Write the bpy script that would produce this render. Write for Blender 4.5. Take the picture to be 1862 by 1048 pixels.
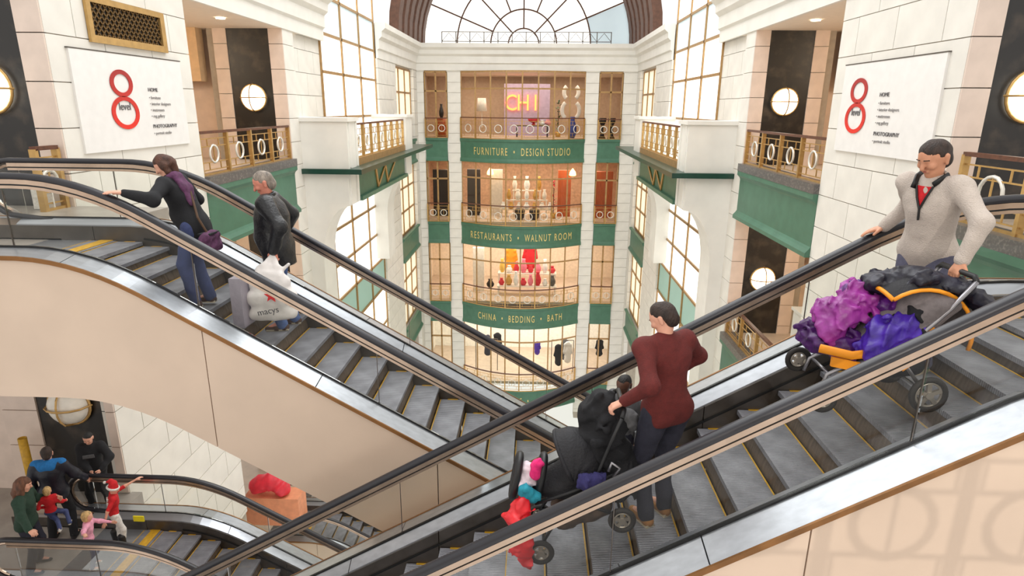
import bpy, math, random
import numpy as np
from mathutils import Vector, Matrix
random.seed(7)
for o in list(bpy.data.objects): bpy.data.objects.remove(o)
SC = bpy.context.scene
COL = SC.collection
# ---------------------------------------------------------------- camera
FPX, TH, YA, RO, CAMH = 1135.0, math.radians(16.15), math.radians(1.94), math.radians(-.467), 1.62
fw = Vector((-math.sin(YA)*math.cos(TH), math.cos(YA)*math.cos(TH), -math.sin(TH)))
rt = Vector((math.cos(YA), math.sin(YA), 0)); up = rt.cross(fw)
rt = (rt*math.cos(RO) - up*math.sin(RO)).normalized(); up = rt.cross(fw).normalized()
cd = bpy.data.cameras.new('camera'); cam = bpy.data.objects.new('camera', cd); COL.objects.link(cam)
cd.sensor_width = 36; cd.lens = 36*FPX/1862; cd.clip_end = 300; cd.clip_start = .05
M = Matrix((rt, up, -fw)).transposed().to_4x4(); M.translation = (0, 0, CAMH)
cam.matrix_world = M
SC.camera = cam
# ---------------------------------------------------------------- light
W = bpy.data.worlds.new('world'); SC.world = W; W.use_nodes = True
bg = W.node_tree.nodes['Background']; bg.inputs[0].default_value = (1.0, .975, .94, 1); bg.inputs[1].default_value = .85
vs = SC.view_settings; vs.view_transform = 'Standard'; vs.look = 'None'; vs.gamma = 1; vs.exposure = .36; vs.use_curve_mapping = False
def light(name, kind, loc, target, power, color=(1, 1, 1), **kw):
    d = bpy.data.lights.new(name, kind); d.energy = power; d.color = color
    for k, v in kw.items(): setattr(d, k, v)
    o = bpy.data.objects.new(name, d); COL.objects.link(o); o.location = loc
    o.rotation_euler = (Vector(target)-Vector(loc)).to_track_quat('-Z', 'Y').to_euler()
    return o
# low sun slanting in behind the photographer through the balcony railing
light('window_sun', 'SPOT', (4.6, -15.0, 7.2), (3.15, 3.2, -.75), 2900, (1, .94, .86), spot_size=math.radians(15), spot_blend=.6, shadow_soft_size=.10)
# skylight of the atrium roof and the lit halls behind the photographer
light('skylight', 'AREA', (-.6, 21, 13.5), (-.6, 21.5, 0), 3000, (.97, .99, 1), shape='RECTANGLE', size=11, size_y=36)
light('hall_light', 'AREA', (-1, -3.5, 4.2), (-1, 5.5, -1.5), 95, (1, .9, .78), shape='RECTANGLE', size=9, size_y=2.5)
# ---------------------------------------------------------------- materials
def lin(c): return tuple((x/255/12.92 if x/255 <= .04045 else ((x/255+.055)/1.055)**2.4) for x in c)
MAT = {}
def mat(name, rgb, rough=.6, metal=0, var=.06, scale=6, bump=0, bscale=None, emit=0, spec=.5, rgb2=None, coat=0, kind='noise', detail=4, stretch=None):
    if name in MAT: return MAT[name]
    m = bpy.data.materials.new(name); m.use_nodes = True; nt = m.node_tree; N = nt.nodes; L = nt.links
    b = N['Principled BSDF']; c = lin(rgb)
    b.inputs['Roughness'].default_value = rough; b.inputs['Metallic'].default_value = metal
    b.inputs['Specular IOR Level'].default_value = spec; b.inputs['Coat Weight'].default_value = coat
    tc = N.new('ShaderNodeTexCoord'); mp = N.new('ShaderNodeMapping'); L.new(tc.outputs['Object'], mp.inputs['Vector'])
    if stretch: mp.inputs['Scale'].default_value = stretch
    t = N.new('ShaderNodeTexNoise'); t.inputs['Scale'].default_value = scale; t.inputs['Detail'].default_value = detail
    L.new(mp.outputs[0], t.inputs['Vector'])
    r = N.new('ShaderNodeValToRGB')
    if rgb2 is None:
        lo = tuple(max(0, x*(1-var*2)) for x in c); hi = tuple(min(1, x*(1+var)) for x in c)
        r.color_ramp.elements[0].position = .3; r.color_ramp.elements[1].position = .7
    else:
        lo, hi = c, lin(rgb2)
        r.color_ramp.elements[0].position = .5; r.color_ramp.elements[1].position = .72
    r.color_ramp.elements[0].color = (*lo, 1); r.color_ramp.elements[1].color = (*hi, 1)
    L.new(t.outputs['Fac'], r.inputs[0]); L.new(r.outputs[0], b.inputs['Base Color'])
    if bump:
        n2 = N.new('ShaderNodeTexNoise'); n2.inputs['Scale'].default_value = bscale or scale*4; L.new(mp.outputs[0], n2.inputs['Vector'])
        bp = N.new('ShaderNodeBump'); bp.inputs['Strength'].default_value = bump; bp.inputs['Distance'].default_value = .02
        L.new(n2.outputs['Fac'], bp.inputs['Height']); L.new(bp.outputs[0], b.inputs['Normal'])
    if emit:
        L.new(r.outputs[0], b.inputs['Emission Color']); b.inputs['Emission Strength'].default_value = emit
    MAT[name] = m; return m
def glass(name, tint=(.96, .97, .96), refl=.5, rough=.0):
    if name in MAT: return MAT[name]
    m = bpy.data.materials.new(name); m.use_nodes = True; nt = m.node_tree; N = nt.nodes; L = nt.links
    N.remove(N['Principled BSDF']); out = N['Material Output']
    tr = N.new('ShaderNodeBsdfTransparent'); tr.inputs[0].default_value = (*tint, 1)
    gl = N.new('ShaderNodeBsdfGlossy'); gl.inputs['Roughness'].default_value = rough
    lw = N.new('ShaderNodeLayerWeight'); lw.inputs[0].default_value = .25
    mu = N.new('ShaderNodeMath'); mu.operation = 'MULTIPLY'; mu.inputs[1].default_value = refl
    L.new(lw.outputs['Fresnel'], mu.inputs[0])
    mx = N.new('ShaderNodeMixShader'); L.new(mu.outputs[0], mx.inputs[0]); L.new(tr.outputs[0], mx.inputs[1]); L.new(gl.outputs[0], mx.inputs[2])
    L.new(mx.outputs[0], out.inputs[0]); MAT[name] = m; return m
def emitter(name, rgb, strength):
    return mat(name, rgb, .6, var=.02, scale=.8, emit=strength)
stone = mat('white_stone', (226, 222, 213), .55, var=.035, scale=2.2, bump=.03)
stone_warm_tint = mat('warm_tinted_stone', (226, 207, 193), .5, var=.05, scale=3, bump=.03)  # pink tint carries the warm front light on the pillar strips
joint = mat('stone_joint', (176, 166, 152), .8)
plaster = mat('white_plaster', (228, 225, 217), .6, var=.03, scale=1.5, bump=.02)
marble = mat('black_marble', (22, 18, 15), .42, var=.3, scale=3, rgb2=(64, 54, 44), detail=9, spec=.6)
green = mat('green_paint', (72, 114, 92), .45, var=.07, scale=3, bump=.03)
green_dk = mat('dark_green_stone', (24, 62, 50), .3, var=.1)
granite = mat('grey_granite', (88, 84, 82), .35, var=.15, scale=20, rgb2=(128, 122, 116))
gold = mat('brass', (196, 158, 98), .34, .55, var=.08, scale=8)
gold_fr = mat('bronze_frame', (172, 136, 88), .45, .35, var=.1, scale=8)
ringm = mat('pale_metal', (226, 222, 212), .35, .3)
wood = mat('brown_wood', (96, 54, 34), .4, var=.2, scale=14, stretch=(1, .15, 1))
brownrib = mat('brown_rib', (98, 66, 50), .6, var=.15, scale=5)
steel = mat('brushed_steel', (190, 194, 201), .28, .78, var=.06, scale=5, stretch=(.25, 4, 4))
steel_dk = mat('dark_steel', (104, 98, 92), .38, .8, var=.1, scale=6)
rubber = mat('black_rubber', (30, 29, 36), .38, var=.12, scale=4, spec=.6)
gasket = mat('black_gasket', (10, 10, 11), .5)
guide_m = mat('handrail_guide', (196, 172, 152), .26, .85, var=.08)
bronze_trim = mat('bronze_trim', (140, 96, 52), .4, .5, var=.12)
beige = mat('beige_cladding', (214, 191, 170), .5, var=.04, scale=1.3, bump=.015, bscale=60)
beige_floor = mat('beige_floor', (200, 180, 160), .4, var=.07, scale=2.5)
grey_floor = mat('grey_floor_tile', (160, 152, 144), .35, var=.1, scale=3)
warm_wall = mat('warm_wall', (222, 190, 150), .7, var=.05)
ceil_m = mat('ceiling_paint', (232, 218, 200), .7, var=.02)
glass_m = glass('balustrade_glass', (.95, .955, .94), .45)
glass_w = glass('window_glass', (.97, .97, .95), .35)
glow = emitter('glowing_pane', (255, 253, 247), .8)
glow_c = emitter('cream_pane', (250, 238, 214), .42)
sage_p = emitter('sage_pane', (150, 182, 170), .18)
glow_b = emitter('blue_grey_pane', (198, 214, 220), .4)
lamp_off = mat('unlit_globe', (240, 234, 222), .4)
lampm = emitter('lamp_globe', (255, 246, 230), 3.2)
downl = emitter('downlight', (255, 240, 214), 6)
yellow = mat('safety_yellow', (206, 158, 40), .5, var=.1, scale=20)
def step_mat():
    m = mat('step_tread', (150, 150, 157), .42, .3, var=.16, scale=5)
    nt = m.node_tree; N = nt.nodes; L = nt.links; b = N['Principled BSDF']
    tc = N.new('ShaderNodeTexCoord'); w = N.new('ShaderNodeTexWave'); w.bands_direction = 'Y'; w.inputs['Scale'].default_value = 16; w.inputs['Distortion'].default_value = .15
    L.new(tc.outputs['Object'], w.inputs['Vector'])
    bp = N.new('ShaderNodeBump'); bp.inputs['Strength'].default_value = .75; bp.inputs['Distance'].default_value = .01
    L.new(w.outputs['Fac'], bp.inputs['Height']); L.new(bp.outputs[0], b.inputs['Normal'])
    return m
tread_m = step_mat()
riser_m = mat('step_riser', (104, 88, 72), .5, .3, var=.2, scale=9, stretch=(1, 4, 1))
# ---------------------------------------------------------------- mesh helpers
class MB:
    def __init__(s): s.v = []; s.f = []
    def add(s, vs, fs):
        n = len(s.v); s.v += [tuple(p) for p in vs]; s.f += [tuple(i+n for i in q) for q in fs]; return s
    def box(s, x0, x1, y0, y1, z0, z1):
        return s.add([(x0,y0,z0),(x1,y0,z0),(x1,y1,z0),(x0,y1,z0),(x0,y0,z1),(x1,y0,z1),(x1,y1,z1),(x0,y1,z1)],
                     [(0,3,2,1),(4,5,6,7),(0,1,5,4),(1,2,6,5),(2,3,7,6),(3,0,4,7)])
    def bar(s, a, b, w, h=None):
        a = Vector(a); b = Vector(b); d = (b-a).normalized(); h = h or w
        r = d.cross(Vector((0,0,1)));
        if r.length < 1e-4: r = Vector((1,0,0))
        r.normalize(); u = r.cross(d)
        P = []
        for c in (a, b):
            for i, j in ((-1,-1),(1,-1),(1,1),(-1,1)): P.append(c + r*(i*w/2) + u*(j*h/2))
        return s.add(P, [(0,1,2,3),(7,6,5,4),(0,4,5,1),(1,5,6,2),(2,6,7,3),(3,7,4,0)])
    def prism(s, poly, axis, a, b):
        """poly: 2D points in the plane normal to axis; extruded from a to b"""
        def P(p, t): return {'x': (t, p[0], p[1]), 'y': (p[0], t, p[1]), 'z': (p[0], p[1], t)}[axis]
        n = len(poly)
        return s.add([P(p, a) for p in poly]+[P(p, b) for p in poly],
                     [tuple(range(n)), tuple(range(2*n-1, n-1, -1))]+[(i, (i+1) % n, n+(i+1) % n, n+i) for i in range(n)])
    def tube(s, pts, r, n=8, cap=True, closed=False, rx=None):
        pts = [Vector(p) for p in pts]; m = len(pts); R = r if hasattr(r, '__len__') else [r]*m
        V = []; prev = None
        for i, p in enumerate(pts):
            if closed: d = pts[(i+1) % m]-pts[i-1]
            else: d = pts[min(i+1, m-1)]-pts[max(i-1, 0)]
            d.normalize()
            if prev is None:
                ref = Vector((0,1,0)) if abs(d.y) < .9 else Vector((1,0,0))
                a = ref - d*ref.dot(d)
            else: a = prev - d*prev.dot(d)
            a.normalize(); prev = a; b = d.cross(a)
            for k in range(n):
                t = 2*math.pi*k/n; V.append(p + a*(math.cos(t)*R[i]*(rx or 1)) + b*(math.sin(t)*R[i]))
        F = []
        for i in range(m if closed else m-1):
            j = (i+1) % m
            for k in range(n): F.append((i*n+k, i*n+(k+1) % n, j*n+(k+1) % n, j*n+k))
        if cap and not closed: F += [tuple(range(n-1, -1, -1)), tuple((m-1)*n+k for k in range(n))]
        return s.add(V, F)
    def lathe(s, prof, n=16, c=(0,0,0), axis='z'):
        V = []; m = len(prof)
        for (r, h) in prof:
            for k in range(n):
                t = 2*math.pi*k/n; a, b = r*math.cos(t), r*math.sin(t)
                p = {'z': (a, b, h), 'y': (a, h, b), 'x': (h, a, b)}[axis]
                V.append((c[0]+p[0], c[1]+p[1], c[2]+p[2]))
        F = [(i*n+k, i*n+(k+1) % n, (i+1)*n+(k+1) % n, (i+1)*n+k) for i in range(m-1) for k in range(n)]
        if prof[0][0] > 1e-6: F.append(tuple(range(n-1, -1, -1)))
        if prof[-1][0] > 1e-6: F.append(tuple((m-1)*n+k for k in range(n)))
        return s.add(V, F)
    def ball(s, c, r, n=12, m=8):
        rx, ry, rz = r if hasattr(r, '__len__') else (r, r, r)
        V = [(c[0], c[1], c[2]-rz)]; F = []
        for i in range(1, m):
            a = -math.pi/2+math.pi*i/m
            for k in range(n):
                t = 2*math.pi*k/n; V.append((c[0]+rx*math.cos(a)*math.cos(t), c[1]+ry*math.cos(a)*math.sin(t), c[2]+rz*math.sin(a)))
        V.append((c[0], c[1], c[2]+rz)); e = len(V)-1
        for k in range(n):
            F.append((0, 1+(k+1) % n, 1+k)); F.append((e, 1+(m-2)*n+k, 1+(m-2)*n+(k+1) % n))
            for i in range(m-2): F.append((1+i*n+k, 1+i*n+(k+1) % n, 1+(i+1)*n+(k+1) % n, 1+(i+1)*n+k))
        return s.add(V, F)
    def sweep(s, prof, path, closed_prof=True):
        """prof: list of (y,z) offsets; path: list of (x, y, z)"""
        n = len(prof); V = [(p[0], p[1]+q[0], p[2]+q[1]) for p in path for q in prof]; F = []
        for i in range(len(path)-1):
            for k in range(n if closed_prof else n-1): F.append((i*n+k, i*n+(k+1) % n, (i+1)*n+(k+1) % n, (i+1)*n+k))
        if closed_prof: F += [tuple(range(n-1, -1, -1)), tuple((len(path)-1)*n+k for k in range(n))]
        return s.add(V, F)
    def mesh(s, name, m, smooth=False):
        me = bpy.data.meshes.new(name); me.from_pydata(s.v, [], s.f); me.materials.append(m)
        if smooth: me.polygons.foreach_set('use_smooth', [True]*len(me.polygons))
        me.update(); return me
WL = {}
def wloc(o): return WL.get(o.name, Vector((0,0,0))) if o else Vector((0,0,0))
def link(name, me, parent=None, loc=(0,0,0), rot=None, scale=None):
    """loc is in the parent's space (parents are never rotated or scaled unless built locally)"""
    o = bpy.data.objects.new(name, me); COL.objects.link(o)
    if parent: o.parent = parent
    o.location = loc
    if rot: o.rotation_euler = rot
    if scale: o.scale = scale
    return o
def build(mb, name, m, parent=None, smooth=False):
    """mesh given in world coordinates"""
    base = wloc(parent)
    if base.length > 0: mb.v = [(p[0]-base.x, p[1]-base.y, p[2]-base.z) for p in mb.v]
    o = link(name, mb.mesh(name, m, smooth), parent)
    WL[o.name] = base
    return o
def wbuild(mb, name, m, smooth=False, center=None):
    c = Vector(center) if center else Vector((sum(p[0] for p in mb.v)/len(mb.v), sum(p[1] for p in mb.v)/len(mb.v), min(p[2] for p in mb.v)))
    mb.v = [(p[0]-c.x, p[1]-c.y, p[2]-c.z) for p in mb.v]
    o = link(name, mb.mesh(name, m, smooth)); o.location = c; WL[o.name] = c; return o
def tag(o, label, cat=None, group=None, kind=None):
    o['label'] = label
    if cat: o['category'] = cat
    if group: o['group'] = group
    if kind: o['kind'] = kind
    return o
def thing(name, label, cat, loc=(0,0,0), group=None, kind=None):
    o = bpy.data.objects.new(name, None); COL.objects.link(o); o.location = loc; o.empty_display_size = .2; WL[o.name] = Vector(loc)
    return tag(o, label, cat, group, kind)
def B(x0, x1, y0, y1, z0, z1): return MB().box(x0, x1, y0, y1, z0, z1)
_box = {}
def boxpart(name, m, parent, x0, x1, y0, y1, z0, z1):
    """shared box mesh for repeated pieces"""
    k = (name, m.name, round(x1-x0, 3), round(y1-y0, 3), round(z1-z0, 3))
    if k not in _box: _box[k] = B(-k[2]/2, k[2]/2, -k[3]/2, k[3]/2, -k[4]/2, k[4]/2).mesh(name, m)
    c = Vector(((x0+x1)/2, (y0+y1)/2, (z0+z1)/2)) - wloc(parent)
    o = link(name, _box[k], parent, c); WL[o.name] = c + wloc(parent)
    return o
def text_geo(txt, size, depth=.01, xs=1.0, align='CENTER', spacing=1.0):
    """glyph geometry in local x (right) / y (up) / z (depth)"""
    cu = bpy.data.curves.new('lettering', 'FONT'); cu.body = txt; cu.size = size; cu.extrude = depth/2; cu.align_x = align; cu.space_character = spacing; cu.resolution_u = 3
    ob = bpy.data.objects.new('lettering', cu); COL.objects.link(ob)
    dg = bpy.context.evaluated_depsgraph_get(); me = bpy.data.meshes.new_from_object(ob.evaluated_get(dg))
    v = [(p.co.x*xs, p.co.y, p.co.z) for p in me.vertices]; f = [tuple(p.vertices) for p in me.polygons]
    bpy.data.objects.remove(ob); bpy.data.curves.remove(cu); bpy.data.meshes.remove(me)
    return v, f
def text_part(name, txt, size, m, parent, place, depth=.01, xs=1.0, align='CENTER', spacing=1.0):
    v, f = text_geo(txt, size, depth, xs, align, spacing)
    mb = MB(); mb.add([place(*p) for p in v], f)
    return build(mb, name, m, parent)
# ================================================================ the building
XC = -.6; D = 41.0
ZL = [0, -5.42, -10.95, -16.95]            # floor levels, top to bottom
def X(s, a): return XC + s*a
def rng(a, b): return (a, b) if a < b else (b, a)
def sbox(s, a0, a1, y0, y1, z0, z1): x0, x1 = rng(X(s, a0), X(s, a1)); return B(x0, x1, y0, y1, z0, z1)
def courses(z0, z1, h=.71, ref=1.24):
    k = math.ceil((z0-ref)/h+.05); zs = [z0]
    while ref+k*h < z1-.05: zs.append(ref+k*h); k += 1
    return zs+[z1]
G = .008
def stone_side(par, s, a, y0, y1, z0, z1, L=1.42, th=.25, m=None):
    n = max(1, round((y1-y0)/L)); zs = courses(z0, z1)
    for i in range(len(zs)-1):
        cuts = [y0+(y1-y0)*k/n for k in range(n+1)]
        if i % 2 and n > 1: cuts = [y0]+[c-(y1-y0)/n/2 for c in cuts[1:]]+[y1]
        for k in range(len(cuts)-1):
            x0, x1 = rng(X(s, a), X(s, a+th))
            boxpart('stone_block', m or stone, par, x0, x1, cuts[k]+G, cuts[k+1]-G, zs[i]+G, zs[i+1]-G)
def stone_front(par, x0, x1, y, z0, z1, n=1, th=.25, m=None, h=.71):
    zs = courses(z0, z1, h)
    for i in range(len(zs)-1):
        for k in range(n):
            u0 = x0+(x1-x0)*k/n; u1 = x0+(x1-x0)*(k+1)/n
            boxpart('stone_block', m or stone, par, u0+G, u1-G, y, y+th, zs[i]+G, zs[i+1]-G)
WALL = {}
SN = {-1: 'left', 1: 'right'}
for s in (-1, 1):
    core = MB()
    def cb(a0, a1, y0, y1, z0, z1):
        x0, x1 = rng(X(s, a0), X(s, a1)); core.box(x0, x1, y0, y1, z0, z1)
    cb(6.93, 9.6, 10.03, 14.07, -10.5, 5.4)      # sign pillar
    cb(6.93, 9.2, 19.55, 20.3, -16, 5.4)         # marble pillar further in
    cb(7.1, 9.2, 20.3, 23.17, -17, 7.5)
    cb(7.1, 9.2, 31.05, 34.95, -17.5, 5.4)
    cb(7.1, 9.2, 40.05, 41.3, -17.5, 5.4)
    cb(7.1, 7.6, 23.17, 31.05, 6.6, 7.5)
    w = build(core, 'wall_'+SN[s], joint); tag(w, 'white stone block wall with pillars on the %s side of the atrium' % SN[s], kind='structure'); WALL[s] = w
    stone_side(w, s, 6.9, 9.95, 14.1, -8.8, 5.4)
    stone_side(w, s, 6.9, 19.5, 20.34, -9.2, 5.0, L=2)
    stone_side(w, s, 7.05, 20.3, 23.2, -13.4, 6.0, L=1.45)
    stone_side(w, s, 6.9, 31.0, 35.0, -16.5, 3.8, L=1.4)
    stone_side(w, s, 6.9, 40.0, 41.2, -16.5, 3.8, L=2)
    # stone strips, warm light painted in as pink, either side of the marble on the faces turned to the camera
    for (y, z0, z1) in ((9.93, -5.4, 5.0), (19.48, -8.6, 4.2)):
        for z0m in ZL[:2]:
            mo = -.25 if (y < 12 and z0m < 0) else 0
            zr = (z0, z0m+3.82) if z0m < 0 else (z0m-1.6, z1)
            for (a0, a1) in ((6.9, 7.33+mo), (8.58+mo, 9.0)):
                x0, x1 = rng(X(s, a0), X(s, a1)); stone_front(w, x0, x1, y, *zr, th=.06, m=stone_warm_tint)
            x0, x1 = rng(X(s, 7.33+mo), X(s, 8.58+mo))
            build(B(x0, x1, y+.03, y+.08, z0m, z0m+3.82), 'marble_panel', marble, w)
    # level fascia inside pillar behind marble (beige return wall beside the pillar)
    for z0 in ZL[:2]:
        x0, x1 = rng(X(s, 9.0), X(s, 14)); b = build(B(x0, x1, 10.0, 10.2, z0, z0+3.82), 'side_panel', marble if z0 == 0 else stone_warm_tint, w)
# far wall -------------------------------------------------------
core = MB()
PX = [(-7.5, -7.0), (-5.6, -4.72), (3.1, 3.98), (5.4, 6.3)]
for (x0, x1) in PX: core.box(x0+.03, x1-.03, D+.03, D+.8, -20, 3.9)
wf = build(core, 'wall_far', joint); tag(wf, 'white stone piers of the far end wall of the atrium', kind='structure')
for (x0, x1) in PX: stone_front(wf, x0, x1, D-.02, -19.5, 3.82, th=.3, h=.62)
# cornice --------------------------------------------------------
def cornice_prof(o): # (out, z)
    return [(0, 3.80), (o*.18, 3.80), (o*.18, 4.18), (o*.34, 4.24), (o*.34, 4.62), (o*.62, 4.75), (o*.66, 4.98), (o*1.0, 5.12), (o*1.0, 5.36), (0, 5.36)]
def far_strip(mb, prof, x0, x1, y): mb.add([(x, y-p[0], p[1]) for x in (x0, x1) for p in prof], [(i, (i+1) % len(prof), len(prof)+(i+1) % len(prof), len(prof)+i) for i in range(len(prof))])
mb = MB(); far_strip(mb, cornice_prof(.55), -7.5, 6.3, D+.02)
tag(build(mb, 'trim_1', plaster), 'white stepped cornice across the far wall under the fan window', kind='structure')
n = 1
for s in (-1, 1):
    for (y0, y1) in ((31.0, D+.1), (9.5, 23.2)):
        n += 1; mb = MB(); o = .5
        prof = [(X(s, 6.95-p[0]), p[1]) for p in cornice_prof(o)]
        mb.prism(prof, 'y', y0, y1)
        tag(build(mb, 'trim_%d' % n, plaster), 'white stepped cornice along the %s wall, %s' % (SN[s], 'far half' if y0 > 30 else 'near half'), kind='structure')
# fascias, balconies and floors ------------------------------------
def fascia_prof(z0):  # (out, z) from z0-.12 to z0-1.72
    return [(0, z0-.3), (.16, z0-.3), (.16, z0-.42), (.08, z0-.5), (.06, z0-.56), (.06, z0-1.5), (.1, z0-1.56), (.17, z0-1.64), (.17, z0-1.74), (0, z0-1.74)]
for s in (-1, 1):
    for k, z0 in enumerate(ZL[:3]):
        ff = 'upper' if k == 0 else ('middle' if k == 1 else 'lower')
        # balcony between the pillars
        n += 1; mb = MB(); mb.prism([(X(s, 6.95-p[0]), p[1]) for p in fascia_prof(z0+.12)], 'y', 14.1, 19.5)
        tag(build(mb, 'trim_%d' % n, green), '%s green balcony fascia on the %s between the stone pillars' % (ff, SN[s]), kind='structure')
        n += 1; tag(build(sbox(s, 6.78, 7.3, 14.1, 19.5, z0-.18, z0+.04), 'trim_%d' % n, granite), '%s grey granite kerb under the %s balcony railing' % (ff, SN[s]), kind='structure')
        f = build(sbox(s, 7.0, 13, 10.2, 21, z0-.3, z0), 'floor', beige_floor); tag(f, '%s balcony floor behind the %s railing' % (ff, SN[s]), kind='structure')
        if k < 2:
            c = build(sbox(s, 6.95, 13.2, 10.2, 21, z0+3.8, z0+3.9), 'ceiling', ceil_m); tag(c, '%s balcony ceiling on the %s with round downlights' % (ff, SN[s]), kind='structure')
            b = build(sbox(s, 13, 13.2, 9, 21, z0, z0+3.9), 'wall_back', warm_wall); tag(b, '%s warm back wall of the %s balcony' % (ff, SN[s]), kind='structure')
            b = build(sbox(s, 9.3, 13, 20.0, 20.2, z0, z0+3.9), 'wall_end', stone_warm_tint); tag(b, '%s end wall behind the %s balcony' % (ff, SN[s]), kind='structure')
            b = build(sbox(s, 9.4, 13, 19.3, 19.7, z0+2.3, z0+3.9), 'trim_%d' % (n+100), warm_wall); tag(b, '%s warm lintel at the back of the %s balcony' % (ff, SN[s]), kind='structure')
            light('balcony_lamp', 'POINT', (X(s, 10.8), 15.5, z0+3.2), (X(s, 9.5), 16.5, z0), 150, (1, .82, .6), shadow_soft_size=.6)
        # far narrow bay, y 35 - 40, on the wall plane
        n += 1; mb = MB(); mb.prism([(X(s, 6.95-p[0]), p[1]) for p in fascia_prof(z0)], 'y', 35.0, 40.0)
        tag(build(mb, 'trim_%d' % n, green), '%s green fascia of the narrow %s bay next to the far wall' % (ff, SN[s]), kind='structure')
# projecting bay balcony with the W panel
for s in (-1, 1):
    n += 1; mb = MB(); t = SN[s]
    led = MB().prism([(X(s, 4.95), -.5), (X(s, 4.95), -.34), (X(s, 7.5), -.34), (X(s, 7.5), -.5)], 'y', 20.12, 34.6)
    tag(build(led, 'trim_%d' % n, green_dk), 'dark green stone ledge under the projecting %s bay balcony' % t, kind='structure')
    n += 1; f = MB(); x0, x1 = rng(X(s, 5.5), X(s, 5.62))
    f.box(x0, x1, 21.6, 29.6, -1.42, -.5); xa, xb = rng(X(s, 5.36), X(s, 5.62)); f.box(xa, xb, 21.6, 29.6, -1.55, -1.4); f.box(xa, xb, 21.6, 29.6, -.62, -.5)
    fo = build(f, 'trim_%d' % n, green); tag(fo, 'sage green fascia with brass zigzag on the %s bay' % t, kind='structure')
    z = MB(); xx = X(s, 5.47)
    pts = [(24.0, -.62), (24.3, -1.36), (25.6, -.66), (25.9, -1.36), (27.4, -.66)]
    for i in range(4): z.bar((xx, pts[i][0], pts[i][1]), (xx, pts[i+1][0], pts[i+1][1]), .05, .17 if i % 2 == 0 else .1)
    build(z, 'zigzag_strip', gold, fo)
    n += 1; w = thing('trim_%d' % n, 'white plaster box pier and corbel of the projecting %s bay' % t, None, kind='structure')
    def pp(mb, nm='plaster_panel', m=plaster): return build(mb, nm, m, w)
    pp(sbox(s, 5.4, 7.4, 20.3, 21.5, -.34, 1.14), 'pedestal'); pp(sbox(s, 5.33, 7.4, 20.24, 21.56, 1.14, 1.26), 'coping')
    pp(sbox(s, 5.37, 5.4, 20.45, 20.6, -.3, 1.1), 'pilaster'); pp(sbox(s, 5.37, 5.4, 21.2, 21.4, -.3, 1.1), 'pilaster')
    pp(sbox(s, 5.4, 7.0, 29.7, 31.2, -.34, 1.14), 'pedestal'); pp(sbox(s, 5.33, 7.0, 29.66, 31.26, 1.14, 1.26), 'coping')
    pp(sbox(s, 5.6, 7.0, 21.5, 29.7, -.45, -.3), 'balcony_floor')
    cor = [(X(s, 7.3), -.5), (X(s, 5.45), -.5), (X(s, 5.45), -1.55)]
    for i in range(1, 9):
        a = math.radians(90*i/8); cor.append((X(s, 5.45+1.0*math.sin(a)), -1.55-1.9*(1-math.cos(a))))
    cor += [(X(s, 6.45), -13), (X(s, 7.3), -13)]
    pp(MB().prism(cor, 'y', 20.3, 21.5), 'corbel')
    pp(MB().prism([(q[0], q[1]) for q in cor[:11]]+[(X(s, 6.45), -5.6), (X(s, 7.3), -5.6)], 'y', 29.7, 31.1), 'corbel')
    pp(sbox(s, 5.4, 5.45, 20.42, 20.56, -1.5, -.52), 'pilaster'); pp(sbox(s, 5.4, 5.45, 21.2, 21.4, -1.5, -.52), 'pilaster')
# landings in front of the pillars ---------------------------------
tag(build(B(-14, -6.0, 4.4, 10.0, -.3, 0), 'floor', grey_floor), 'top landing floor left of the crossing escalators', kind='structure')
tag(build(B(4.9, 14, 2.2, 5.75, -.3, 0), 'floor', grey_floor), 'top landing floor right of the near escalator', kind='structure')
tag(build(B(6.35, 14, 5.75, 10.0, -.3, 0), 'floor', beige_floor), 'top floor behind the right railing', kind='structure')
tag(build(B(-14, -7.3, 5.0, 10.0, -5.72, -5.42), 'floor', grey_floor), 'landing floor where the family stands', kind='structure')
tag(build(B(-9, 9, -6, .45, -.4, 0), 'floor', beige_floor), 'balcony floor under the photographer', kind='structure')
n += 1; tag(build(B(6.2, 6.7, 5.75, 9.93, -.2, .02), 'trim_%d' % n, granite), 'grey granite kerb under the near right railing', kind='structure')
n += 1; mb = MB(); mb.prism([(X(1, 6.95-p[0]), p[1]) for p in fascia_prof(.12)], 'y', 5.75, 9.93)
tag(build(mb, 'trim_%d' % n, green), 'green fascia under the near right railing', kind='structure')
# railings ---------------------------------------------------------
_rm = {}
def rail_meshes(L, H, ring):
    k = (round(L, 2), H, ring)
    if k in _rm: return _rm[k]
    g = MB(); c = L/2; t = .022; r = ring
    for z in (H*.86, H*.68, H*.3, H*.12): g.box(.02, L-.02, -t/2, t/2, z-t/2, z+t/2)
    for x in (c-r*1.35, c+r*1.35):
        g.box(x-t/2, x+t/2, -t/2, t/2, H*.68, H*.86); g.box(x-t/2, x+t/2, -t/2, t/2, H*.12, H*.3)
    g.box(c-t/2, c+t/2, -t/2, t/2, H*.49-r, H*.49+r)
    rr = MB(); rr.tube([(c+r*math.cos(2*math.pi*i/16), 0, H*.49+r*math.sin(2*math.pi*i/16)) for i in range(16)], .028, 5, closed=True)
    p = MB(); p.box(-.035, .035, -.05, .05, 0, H)
    top = MB(); top.box(-.01, L+.01, -.05, .05, H-.02, H+.04)
    bot = MB(); bot.box(0, L, -.03, .03, 0, .04)
    _rm[k] = (g.mesh('grille', gold), rr.mesh('ring', ringm, True), p.mesh('post', gold), top.mesh('top_rail', wood), bot.mesh('bottom_rail', gold))
    return _rm[k]
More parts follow.
